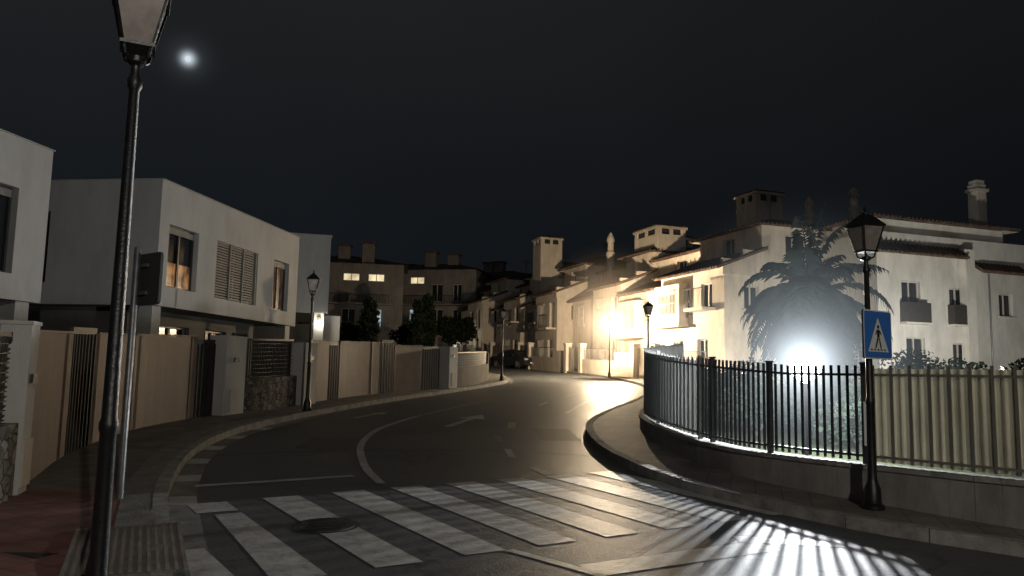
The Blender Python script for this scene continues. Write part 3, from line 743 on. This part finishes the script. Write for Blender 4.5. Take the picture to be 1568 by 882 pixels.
def hip(b, X0, X1, Y0, Y1, z, rise, ov=.4):
    X0 -= ov; X1 += ov; Y0 -= ov; Y1 += ov
    s = min(X1-X0, Y1-Y0)/2
    if X1-X0 > Y1-Y0: r0, r1 = ((X0+s, (Y0+Y1)/2), (X1-s, (Y0+Y1)/2))
    else: r0, r1 = (((X0+X1)/2, Y0+s), ((X0+X1)/2, Y1-s))
    R0, R1 = W(*r0, z+rise), W(*r1, z+rise); c = [W(X0, Y0, z), W(X1, Y0, z), W(X1, Y1, z), W(X0, Y1, z)]
    if X1-X0 > Y1-Y0:
        tiles_slope(b, c[0], c[1], R1, R0); tiles_slope(b, c[2], c[3], R0, R1)
        tiles_slope(b, c[3], c[0], R0, R0+Vector((.001, 0, 0))); tiles_slope(b, c[1], c[2], R1, R1+Vector((.001, 0, 0)))
    else:
        tiles_slope(b, c[3], c[0], R0, R1); tiles_slope(b, c[1], c[2], R1, R0)
        tiles_slope(b, c[0], c[1], R0, R0+Vector((.001, 0, 0))); tiles_slope(b, c[2], c[3], R1, R1+Vector((.001, 0, 0)))
def block(b, X0, X1, Y0, Y1, z0, z1, m, street=(), end=()):
    b.facade(W(X0, Y1, z0), -nY, -nX, Y1-Y0, z1-z0, list(street), m)
    b.facade(W(X0, Y0, z0), nX, -nY, X1-X0, z1-z0, list(end), m)
    b.facade(W(X1, Y0, z0), nY, nX, Y1-Y0, z1-z0, [], m)
    b.facade(W(X1, Y1, z0), -nX, nY, X1-X0, z1-z0, [], m)
    b.face([W(X0, Y0, z1), W(X1, Y0, z1), W(X1, Y1, z1), W(X0, Y1, z1)], m)
def tower(b, X, Yl, z0, z1, wx, wy, m, holes=2):
    lbox(b, X-wx/2, X+wx/2, Yl-wy/2, Yl+wy/2, z0, z1-.75, m)
    lbox(b, X-wx/2+.12, X+wx/2-.12, Yl-wy/2+.12, Yl+wy/2-.12, z1-.75, z1-.35, stone_dark)
    for fx in (-1, 1):
        for fy in (-1, 1):
            cx, cy = X+fx*(wx/2-.17), Yl+fy*(wy/2-.17); lbox(b, cx-.17, cx+.17, cy-.17, cy+.17, z1-.75, z1-.35, m)
    for i in range(1, holes):
        t = -1+2*i/holes
        cx = X+t*wx/2; lbox(b, cx-.12, cx+.12, Yl-wy/2, Yl+wy/2, z1-.75, z1-.35, m)
        cy = Yl+t*wy/2; lbox(b, X-wx/2, X+wx/2, cy-.12, cy+.12, z1-.748, z1-.352, m)
    lbox(b, X-wx/2-.1, X+wx/2+.1, Yl-wy/2-.1, Yl+wy/2+.1, z1-.35, z1-.2, m)
    hip(b, X-wx/2, X+wx/2, Yl-wy/2, Yl+wy/2, z1-.19, .3, .06)
def pot(b, X, Yl, z0, z1, r=.3):
    p = W(X, Yl, 0); H = z1-z0
    b.lathe((p.x, p.y, z0), [(r, 0), (r, H*.45), (r*1.25, H*.5), (r*1.25, H*.56), (r*.85, H*.6), (r*.85, H*.78), (r*1.1, H*.8), (r*1.05, H*.86), (r*.4, H*.97), (.03, H)], render_cream, 12)
def antenna(b, X, Yl, z0, H):
    p = W(X, Yl, 0); b.tube([(p.x, p.y, z0), (p.x, p.y, z0+H)], .025, galv, 5)
    for i in range(5):
        l = .5-.06*i; b.tube([(p.x-l, p.y, z0+H-.1-i*.12), (p.x+l, p.y, z0+H-.1-i*.12)], .012, galv, 4)

def townhouse(Y0, Y1, X0, split, m, seed, attic_h=2.4, eave=5.8, tw=None, pots=(), step=.8, lamp=False, name='townhouse'):
    rnd = random.Random(seed); b = B()
    yc = (W(X0, (Y0+Y1)/2)).y; g = h(yc)
    z0 = g-1.2; ze = g+eave; G = 1.2
    Ym = Y0+(Y1-Y0)*split
    for (ya, yb, xx, dz) in ((Y0, Ym, X0, 0), (Ym, Y1, X0+step, -.35)):
        L = yb-ya; zE = ze+dz; ops = []
        c = L/2
        ops.append((c-L*.30, G+.9, c-L*.30+1.1, G+2.15, 'dark_g_w_s')); ops.append((c+L*.1, G+.05, c+L*.1+1.0, G+2.2, 'dark_w'))
        ops.append((c-L*.32, G+3.5, c-L*.32+(1.9 if L > 5.5 else 1.2), G+5.0, rnd.choice(['dark_g_w_s', 'dark_w_s', 'dark_g_w_s'])))
        if L > 4.2: ops.append((c+L*.16, G+3.1 if rnd.random() < .5 else G+3.8, c+L*.16+1.05, G+5.1, 'dark_w_b' if rnd.random() < .4 else 'dark_w_s'))
        block(b, xx, X0+10, ya+.003, yb, z0, zE, m, street=ops, end=[(1.2, G+3.7, 2.1, G+4.9, 'dark_w_s')] if dz == 0 else [])
        tiles_slope(b, W(xx-.5, yb+.02, zE-.05), W(xx-.5, ya-.12, zE-.05), W(xx+2.6, ya-.12, zE+1.15), W(xx+2.6, yb+.02, zE+1.15))
        for yy, s in ((ya, -1), (yb, 1)): b.face([W(xx, yy, zE), W(xx+2.6, yy, zE), W(xx+2.6, yy, zE+1.1)], m)
        if L > 5.5:
            by0, by1 = ya+L*.55, ya+L*.55+2.6
            block(b, xx-.55, xx-.003, by0, by1, zE-2.75, zE-.55, m, street=[(.35, .55, 2.2, 1.75, 'dark_g_w')])
            lbox(b, xx-.65, xx-.004, by0-.1, by1+.1, zE-2.9, zE-2.752, m)
        ax0, ax1, ay0, ay1 = xx+2.5, X0+9.3, ya+.25, yb-.2
        zA = zE+attic_h
        aops = [((ay1-ay0)/2-.6, 1.15, (ay1-ay0)/2+.5, 2.1, 'dark_w')]
        block(b, ax0, ax1, ay0, ay1, zE+.004, zA, m, street=aops, end=[(1.5, 1.0, 2.6, 2.0, 'dark_w')] if dz == 0 else [])
        hip(b, ax0, ax1, ay0, ay1, zA, 1.0, .45)
    lbox(b, X0-.12, X0+2.4, Y0-.1, Y0+.12, ze-.4, ze+.42, m)
    lbox(b, X0+1.1, X0+2.6, Y0-.102, Y0+.122, ze+.42, ze+.95, m)
    if tw:
        for t in tw: tower(b, *t, m)
    for t in pots: pot(b, *t)
    antenna(b, X0+6, Y0+4, ze+attic_h+.5, 2.2)
    return b.obj(name)

townhouse(0, 12.4, 0, .5, render_cream, 3, tw=[(6.4, 5.6, 8, 12.9, 1.9, 1.9)])
townhouse(12.5, 22.2, .7, .45, render_cream, 5, tw=[(4.4, 14.0, 8, 12.0, 2.2, 3.2, ), (5.8, 14.6, 8, 11.6, 2.2, 1.6)], pots=[(3.6, 20, 9, 12.6, .28)])
townhouse(22.3, 31.6, .2, .5, render_cream, 8, tw=[(2.4, 30, 8, 13.7, 2.0, 1.9)])
townhouse(31.7, 41.0, .6, .5, render_cream, 9, pots=[(4, 36, 9, 13, .3)])
townhouse(41.1, 52.0, 0, .5, render_cream, 12)
b = B(); g = h(39)
X0, X1, Ya, Yb = 6.3, 17.3, -3.6, 5.0; z0 = g-1.0; G = 1.0
ze = 8.1
block(b, X0, X1, Ya, Yb, z0, ze+.9, render_house,
      street=[(1.5, G+3.6, 2.6, G+4.9, 'dark_w_g'), (5.0, G+3.6, 6.1, G+4.9, 'dark_w')],
      end=[(1.7, G+.9, 2.9, G+2.6, 'dark_w_s'), (1.5, G+3.35, 2.7, G+5.4, 'dark_w_p'), (4.6, G+3.35, 5.7, G+5.2, 'dark_w_p'), (4.7, G+.7, 5.7, G+2.4, 'dark_w'), (8.0, G+3.9, 9, G+5.1, 'dark_w_s')])
tiles_slope(b, W(X0-.5, Ya-.7, ze-.2), W(X0+5.2, Ya-.7, ze-.2), W(X0+5.2, Ya, ze+.35), W(X0-.5, Ya, ze+.35))
tiles_slope(b, W(X0+6.2, Ya-.7, ze-.8), W(X0+9.4, Ya-.7, ze-.8), W(X0+9.4, Ya, ze-.3), W(X0+6.2, Ya, ze-.3))
lbox(b, X0+5.3, X0+5.9, Ya-.45, Ya-.002, z0, ze+.3, render_house)
block(b, X0+.4, X1-2, Ya+.4, Yb-.5, ze+.904, 9.75, render_house)
hip(b, X0+.4, X1-2, Ya+.4, Yb-.5, 9.76, 1.1, .55)
lbox(b, 14.7, 15.35, -2.3, -1.7, 9, 12.5, render_cream); lbox(b, 14.6, 15.45, -2.4, -1.6, 12.1, 12.25, render_cream); lbox(b, 14.75, 15.3, -2.25, -1.75, 12.5, 12.75, render_cream)
pot(b, 9.3, 1, 9.8, 12.5, .27); pot(b, 7.9, 3, 9.8, 12.2, .26)
block(b, X1+.004, X1+9, Ya-1.5, Yb, z0, 7.1, render_house, end=[(2, G+3.6, 3, G+4.9, 'dark_w')])
tiles_slope(b, W(X1, Ya-2.0, 7.1), W(X1+9.3, Ya-2.0, 7.1), W(X1+9.3, Ya+1.5, 8.3), W(X1, Ya+1.5, 8.3))
lbox(b, X1+1.2, X1+1.8, Yb-3, Yb-2.4, 7, 10.4, render_cream)
# drainpipe
pp = W(X0+7.3, Ya-.06, 0); b.tube([(pp.x, pp.y, g), (pp.x, pp.y, ze-.8)], .045, galv, 8)
b.obj('white_house')

b = B(); Yw = -1.0
while Yw < 50:
    p = W(-1.7, Yw); q = W(-1.7, Yw+2.4)
    gp, gq = h(p.y), h(q.y); k = int(round(Yw/2.4)) % 4
    if k != 2:
        b.seg((p.x, p.y), (q.x, q.y), .2, (gp-.3, gq-.3), (gp+1.0+(.5 if k == 3 else 0), gq+1.0+(.5 if k == 3 else 0)), render_cream)
        if k != 3:
            for i in range(16):
                t = i/16; c = p+(q-p)*t; b.box((c.x, c.y, gp+(gq-gp)*t+1.35), (.02, .02, .72), frame_dark)
            b.seg((p.x, p.y), (q.x, q.y), .03, (gp+1.68, gq+1.68), (gp+1.72, gq+1.72), frame_dark)
    else:
        for i in range(18):
            t = i/18; c = p+(q-p)*t; b.box((c.x, c.y, gp+(gq-gp)*t+.95), (.03, .03, 1.7), frame_dark)
    if k in (2, 3):
        lbox(b, -1.9, -1.5, Yw-.2, Yw+.2, gp-.3, gp+1.95, render_cream); lbox(b, -1.95, -1.45, Yw-.25, Yw+.25, gp+1.95, gp+2.02, render_white)
    Yw += 2.4
b.obj('street_garden_wall')

# ------------------------------------------------------------------ hillside houses in the distance
def hill_house(x, y, w, d, H, yaw, seed, lit=()):
    rnd = random.Random(seed); b = B(); g = h(y)
    ux = Vector((math.cos(yaw), math.sin(yaw), 0)); n = Vector((math.sin(yaw), -math.cos(yaw), 0))
    fl = int(H//2.9)
    def blk(cx, w_, d_, z0, z1, ops):
        p = Vector((x, y, z0))+ux*(cx-w_/2)
        b.facade(p, ux, n, w_, z1-z0, ops, bg_wall); b.facade(p+ux*w_, -n, ux, d_, z1-z0, [], bg_wall)
        b.facade(p-n*d_, n, -ux, d_, z1-z0, [], bg_wall)
        A = [p-ux*.5+n*.5, p+ux*(w_+.5)+n*.5, p+ux*(w_+.5)-n*(d_+.5), p-ux*.5-n*(d_+.5)]
        for a in A: a.z = z1
        R = [(A[0]+A[3])/2+ux*d_/2.2, (A[1]+A[2])/2-ux*d_/2.2]
        for r in R: r.z = z1+1.3
        b.face([A[0], A[1], R[1], R[0]], tile); b.face([A[2], A[3], R[0], R[1]], tile); b.face([A[1], A[2], R[1]], tile); b.face([A[3], A[0], R[0]], tile)
    ops = []; k = int(w/2.6)
    for f in range(fl):
        for i in range(k):
            kind = lit.get((f, i), 'dark_w') if isinstance(lit, dict) else 'dark_w'
            ww = rnd.uniform(.9, 1.7); xx = .5+i*2.6; bot_ = .3; top_ = 2.3
            if kind.startswith('far'): bot_ = 2.35; top_ = 3.15; ww = 1.7
            if xx+ww < w-.2: ops.append((xx, 3+f*2.9+bot_, xx+ww, 3+f*2.9+top_, kind))
    blk(0, w, d, g-3, g+H, ops)
    for f in range(1, fl):
        c = Vector((x, y, g+f*2.9-.15))+n*.7; b.box(c, (w*.8, 1.4, .15), bg_wall, yaw)
        for i in range(int(w*.8/.3)):
            cc = c+n*.65+ux*(-w*.4+i*.3)+Vector((0, 0, .5)); b.box(cc, (.04, .04, .9), frame_dark, yaw)
        b.box(c+n*.65+Vector((0, 0, .97)), (w*.8, .06, .06), frame_dark, yaw)
    for t in range(2):
        c = Vector((x, y, g+H+1.1))+ux*rnd.uniform(-w*.35, w*.35)-n*rnd.uniform(1, 4)
        b.box(c, (1.3, 1.1, 2.2), bg_wall, yaw); b.box(c+Vector((0, 0, 1.2)), (1.6, 1.4, .2), tile, yaw)
    b.obj('hillside_house')
hill_house(-17.5, 82, 12, 9, 10.0, .15, 1, {(2, 2): 'far_w', (2, 3): 'far_w', (1, 3): 'cool_w', (1, 1): 'dim_w'})
hill_house(-9.5, 90, 11, 9, 9.8, -.2, 2, {(2, 1): 'far_w', (1, 1): 'cool_w', (1, 0): 'cool_w', (0, 2): 'dim_w', (0, 3): 'cool_w'})
hill_house(-2.5, 100, 10, 9, 9.5, -.3, 3, {(1, 1): 'dim_w'})
hill_house(-24, 98, 13, 9, 9.8, .3, 4, {(2, 2): 'dim_w'})
hill_house(8, 112, 12, 9, 10, -.3, 5); hill_house(-16, 108, 14, 9, 9, 0, 6); hill_house(-36, 110, 14, 9, 8, .2, 9)

# ------------------------------------------------------------------ vegetation
def leaves(b, c, r, n, size, m, rnd, flat=1.0):
    for _ in range(n):
        while True:
            v = Vector((rnd.uniform(-1, 1), rnd.uniform(-1, 1), rnd.uniform(-1, 1)))
            if v.length < 1: break
        v = v.normalized()*(v.length**.45)
        p = Vector(c)+Vector((v.x*r[0], v.y*r[1], v.z*r[2]))
        d = Vector((rnd.gauss(0, 1), rnd.gauss(0, 1), rnd.gauss(0, .7)+.3)).normalized(); s = size*rnd.uniform(.6, 1.4)
        w = d.cross(Vector((rnd.gauss(0, 1), rnd.gauss(0, 1), rnd.gauss(0, 1)))).normalized()*s*.35
        b.face([p, p+d*s*.5+w, p+d*s, p+d*s*.5-w], m)
def shrub(x, y, r, H, n, name='garden_shrub', size=.12, seed=0):
    rnd = random.Random(seed+int(x*31+y*17)); b = B(); z = h(y)
    for i in range(6):
        a = rnd.uniform(0, 6.28); b.tube([(x, y, z), (x+r*.3*math.cos(a), y+r*.3*math.sin(a), z+H*.4), (x+r*.6*math.cos(a), y+r*.6*math.sin(a), z+H*.75)], [.04, .025, .008], bark, 5)
    for i in range(7):
        a = rnd.uniform(0, 6.28); q = rnd.uniform(0, .65)*r
        leaves(b, (x+q*math.cos(a), y+q*math.sin(a), z+H*rnd.uniform(.35, .8)), (r*.5, r*.5, H*.3), n//7, size, leaf_m, rnd)
    b.obj(name)
for i, (x, y, r, H) in enumerate([(6.6, 14.9, .9, 1.15), (7.8, 15.6, 1.1, 1.3), (5.3, 17.0, .9, 1.2), (9.2, 14.9, 1.2, 1.4), (6.8, 18, 1.3, 1.5), (9.6, 17.5, 1.2, 1.6), (4.9, 20.4, .8, 1.3), (6.9, 24, 1.2, 1.7), (10.5, 26, 1.4, 1.9), (13.6, 26, 1.5, 1.9), (17, 25.5, 1.4, 1.7)]):
    shrub(x, y, r, H, 1500, seed=i)
def palm(x, y, zc, FL, nf, name='palm_tree'):
    rnd = random.Random(4); b = B(); z = h(y)
    pts = [(x+.05*math.sin(i*.7), y, z+(zc-z)*i/8) for i in range(9)]
    b.tube(pts, [.26, .22, .20, .19, .185, .18, .18, .2, .24], bark, 12)
    for i in range(60):
        a = i*2.4; zz = z+(zc-z)*i/60; b.box((x+.19*math.cos(a), y+.19*math.sin(a), zz), (.09, .12, .05), bark, a)
    for k in range(nf):
        a = k*2.399+rnd.uniform(-.2, .2); e0 = math.radians(80-120*(k/nf)+rnd.uniform(-18, 18)); L = FL*rnd.uniform(.7, 1.2)
        p = Vector((x, y, zc)); d = Vector((math.cos(a)*math.cos(e0), math.sin(a)*math.cos(e0), math.sin(e0)))
        P = [p.copy()]; S = 16; dr = rnd.uniform(.08, .15)
        for i in range(S):
            d = (d+Vector((0, 0, -dr*(1+i*.05)))).normalized(); p = p+d*L/S; P.append(p.copy())
        b.tube(P, [.028*(1-i/(S+1.5)) for i in range(S+1)], palm_leaf, 4)
        for i in range(2, S):
            t = i/S; dd = (P[i+1]-P[i]).normalized() if i < S else d; sd = dd.cross(Vector((0, 0, 1)))
            if sd.length < .05: sd = Vector((1, 0, 0))
            sd.normalize(); ll = .48*math.sin(math.pi*min(.97, t*.85+.12))*FL/2
            for sgn in (-1, 1):
                for q in (0, .5):
                    if rnd.random() < .12: continue
                    o = P[i]+(P[min(i+1, S)]-P[i])*q
                    tip = o+sd*sgn*ll*.85*rnd.uniform(.75, 1.15)+dd*ll*.5+Vector((0, 0, -.38*ll+rnd.uniform(-.1, .07)))
                    b.face([o-dd*.016, o+sd*sgn*ll*.45+dd*ll*.3+Vector((0, 0, .02)), tip, o+dd*.022], palm_leaf)
    b.obj(name)
palm(7.7, 20.2, 3.7, 2.15, 80)
def cypress(x, y, H, r, seed):
    rnd = random.Random(seed); b = B(); z = h(y)
    b.tube([(x, y, z-.2), (x, y, z+H*.5), (x+.05, y, z+H*.95)], [.14, .08, .02], bark, 6)
    for i in range(26):
        t = i/26; rr_ = r*(math.sin(math.pi*(t*.85+.12))**.7)*rnd.uniform(.8, 1.1)
        leaves(b, (x+rnd.uniform(-.12, .12), y+rnd.uniform(-.12, .12), z+.3+H*t), (rr_, rr_, H/20), 90, .3, leaf_m, rnd)
    b.obj('cypress_tree')
for i, (x, y, H, r) in enumerate([(-10.4, 58, 4.4, .55), (-8.0, 66, 5.0, .6), (-7.2, 67, 5.6, .7), (-12.5, 68, 5.2, .7)]): cypress(x, y, H, r, i)
def tree(x, y, H, r, seed, name='garden_tree'):
    rnd = random.Random(seed); b = B(); z = h(y)
    b.tube([(x, y, z-.2), (x+.1, y, z+H*.35), (x, y+.1, z+H*.6)], [.2, .14, .09], bark, 8)
    for i in range(9):
        a = rnd.uniform(0, 6.28); q = r*rnd.uniform(.3, .8); tz = z+H*rnd.uniform(.55, .9)
        b.tube([(x, y, z+H*.4), (x+q*.5*math.cos(a), y+q*.5*math.sin(a), (z+H*.5+tz)/2), (x+q*math.cos(a), y+q*math.sin(a), tz)], [.09, .05, .02], bark, 5)
        leaves(b, (x+q*math.cos(a), y+q*math.sin(a), tz), (r*.45, r*.45, H*.16), 260, .28, leaf_m, rnd)
    b.obj(name)
for i, (x, y, H, r) in enumerate([(-9, 70, 3.4, 2.0), (-5.8, 74, 4.2, 2.2), (-15, 72, 3.5, 2.2), (-3.5, 82, 4.2, 2.2)]): tree(x, y, H, r, i)

# ------------------------------------------------------------------ parked car
def car(x, y, yaw):
    e = bpy.data.objects.new('parked_car', None); sc.collection.objects.link(e); e.location = (x, y, h(y)+.008); e.rotation_euler = (0, 0, yaw)
    b = B(); rings = []
    xs_ = [-2.18, -2.1, -1.9, -1.35, -1.0, -.7, 0, .45, .9, 1.25, 1.7, 2.05, 2.18]
    top = {-2.18: .62, -2.1: .82, -1.9: .92, -1.35: .97, -1.0: 1.22, -.7: 1.38, 0: 1.44, .45: 1.41, .9: 1.2, 1.25: .99, 1.7: .92, 2.05: .8, 2.18: .6}
    for xx in xs_:
        zt_ = top[xx]; w = .86-(.12 if abs(xx) > 2.1 else .04 if abs(xx) > 1.9 else 0); belt = min(zt_-.02, .92)
        tw = w if zt_ < 1.0 else w-.22*(zt_-.92)/.5
        rings.append([(xx, -w*.92, .24), (xx, -w, .5), (xx, -w*.98, belt), (xx, -tw*.96, zt_-.04), (xx, -tw*.8, zt_), (xx, tw*.8, zt_), (xx, tw*.96, zt_-.04), (xx, w*.98, belt), (xx, w, .5), (xx, w*.92, .24)])
    b.rings(rings, car_paint); o = b.obj('body', parent=e); weld(o, 35)
    b = B()
    for s in (-1, 1):
        b.face([(-1.2, s*.845, .97), (1.05, s*.845, .97), (.45, s*.70, 1.34), (-.72, s*.70, 1.33)], glass)
    b.face([(1.22, -.72, 1.01), (1.22, .72, 1.01), (.5, .6, 1.405), (.5, -.6, 1.405)], glass)
    b.face([(-1.34, -.7, 1.0), (-1.34, .7, 1.0), (-.76, .6, 1.375), (-.76, -.6, 1.375)], glass)
    b.obj('windows', parent=e)
    for wx in (-1.35, 1.35):
        for s in (-1, 1):
            b = B(); ringf = lambda r, yy: [(wx+r*math.cos(t*math.pi/10), yy, .32+r*math.sin(t*math.pi/10)) for t in range(20)]
            b.rings([ringf(.29, s*.68), ringf(.32, s*.7), ringf(.32, s*.86), ringf(.28, s*.885)], rubber)
            b.rings([ringf(.2, s*.884), ringf(.18, s*.893), ringf(.05, s*.9)], chrome); b.obj('wheel', parent=e)
    b = B(); hl = mat('headlight_glass', (.5, .5, .5), .15, .05, 5, 0)
    for s in (-1, 1): b.box((2.1, s*.6, .68), (.12, .34, .14), hl); b.box((-2.12, s*.62, .78), (.1, .3, .14), mat('tail_light', (.25, .01, .01), .3, .05, 5, 0)); b.box((.85, s*.95, 1.0), (.12, .16, .12), car_paint)
    b.box((2.19, 0, .42), (.04, .5, .11), sign_white); b.box((2.17, 0, .62), (.06, .6, .1), stone_dark); b.obj('lights_and_trim', parent=e)
car(.35, 61.5, math.radians(-52))

# ------------------------------------------------------------------ moon & sky
mo = emis('moon_surface', (.85, .93, 1.0), .8, .25, .02)
bpy.ops.mesh.primitive_uv_sphere_add(radius=12, segments=32, ring_count=16, location=(-1306.5, 3000, 1.6+1219.4))
o = bpy.context.object; o.name = 'moon'; o.data.materials.append(mo); bpy.ops.object.shade_smooth()
w = bpy.data.worlds.new('World'); sc.world = w; w.use_nodes = True
nt = w.node_tree; N = nt.nodes; L = nt.links; bg = N['Background']
tc = N.new('ShaderNodeTexCoord'); nz = N.new('ShaderNodeVectorMath'); nz.operation = 'NORMALIZE'; L.new(tc.outputs['Generated'], nz.inputs[0])
sp = N.new('ShaderNodeSeparateXYZ'); L.new(nz.outputs['Vector'], sp.inputs[0])
ra = N.new('ShaderNodeValToRGB'); el = ra.color_ramp.elements
el[0].position = 0; el[0].color = (.0050, .0060, .0075, 1); el[1].position = .55; el[1].color = (.0105, .0110, .0116, 1)
m1 = el.new(.18); m1.color = (.0050, .0062, .0078, 1); m2 = el.new(.32); m2.color = (.0068, .0078, .0088, 1)
cn = N.new('ShaderNodeTexNoise'); cn.inputs['Scale'].default_value = 1.6; cn.inputs['Detail'].default_value = 3; L.new(nz.outputs['Vector'], cn.inputs['Vector'])
L.new(sp.outputs['Z'], ra.inputs['Fac'])
mr = N.new('ShaderNodeMapRange'); mr.inputs['From Min'].default_value = .3; mr.inputs['From Max'].default_value = .7; mr.inputs['To Min'].default_value = .85; mr.inputs['To Max'].default_value = 1.15
L.new(cn.outputs['Fac'], mr.inputs['Value'])
lx = N.new('ShaderNodeMapRange'); lx.inputs['From Min'].default_value = -.6; lx.inputs['From Max'].default_value = .5; lx.inputs['To Min'].default_value = 1.55; lx.inputs['To Max'].default_value = .85
L.new(sp.outputs['X'], lx.inputs['Value'])
mm = N.new('ShaderNodeMath'); mm.operation = 'MULTIPLY'; L.new(mr.outputs['Result'], mm.inputs[0]); L.new(lx.outputs['Result'], mm.inputs[1])
sc1 = N.new('ShaderNodeVectorMath'); sc1.operation = 'SCALE'; L.new(ra.outputs['Color'], sc1.inputs[0]); L.new(mm.outputs[0], sc1.inputs['Scale'])
md = Vector((-1306.5, 3000, 1219.4)).normalized()
dt = N.new('ShaderNodeVectorMath'); dt.operation = 'DOT_PRODUCT'; dt.inputs[1].default_value = md; L.new(nz.outputs['Vector'], dt.inputs[0])
ac = N.new('ShaderNodeMath'); ac.operation = 'ARCCOSINE'; L.new(dt.outputs['Value'], ac.inputs[0])
def gauss(s, amp):
    a = N.new('ShaderNodeMath'); a.operation = 'DIVIDE'; a.inputs[1].default_value = s; L.new(ac.outputs[0], a.inputs[0])
    p = N.new('ShaderNodeMath'); p.operation = 'MULTIPLY'; L.new(a.outputs[0], p.inputs[0]); L.new(a.outputs[0], p.inputs[1])
    q = N.new('ShaderNodeMath'); q.operation = 'MULTIPLY'; q.inputs[1].default_value = -1; L.new(p.outputs[0], q.inputs[0])
    e_ = N.new('ShaderNodeMath'); e_.operation = 'EXPONENT'; L.new(q.outputs[0], e_.inputs[0])
    r = N.new('ShaderNodeMath'); r.operation = 'MULTIPLY'; r.inputs[1].default_value = amp; L.new(e_.outputs[0], r.inputs[0]); return r
g1 = gauss(.0070, .75); g2 = gauss(.020, .030)
gs = N.new('ShaderNodeMath'); gs.operation = 'ADD'; L.new(g1.outputs[0], gs.inputs[0]); L.new(g2.outputs[0], gs.inputs[1])
gc = N.new('ShaderNodeVectorMath'); gc.operation = 'SCALE'; gc.inputs[0].default_value = (.78, .90, 1.0); L.new(gs.outputs[0], gc.inputs['Scale'])
fin = N.new('ShaderNodeVectorMath'); fin.operation = 'ADD'; L.new(sc1.outputs['Vector'], fin.inputs[0]); L.new(gc.outputs['Vector'], fin.inputs[1])
L.new(fin.outputs['Vector'], bg.inputs['Color']); bg.inputs['Strength'].default_value = 1.0

# ------------------------------------------------------------------ camera
cam = bpy.data.cameras.new('camera'); co = bpy.data.objects.new('camera', cam); sc.collection.objects.link(co)
cam.sensor_width = 36; cam.lens = 1200/1568*36; cam.clip_end = 8000; cam.clip_start = .05
co.matrix_world = Matrix.Translation((0, 0, 1.6)) @ Matrix.Rotation(math.radians(90)+math.atan(.11), 4, 'X') @ Matrix.Rotation(math.radians(1.2), 4, 'Z')
sc.camera = co
sc.view_settings.view_transform = 'Standard'; sc.view_settings.look = 'None'; sc.view_settings.exposure = 0
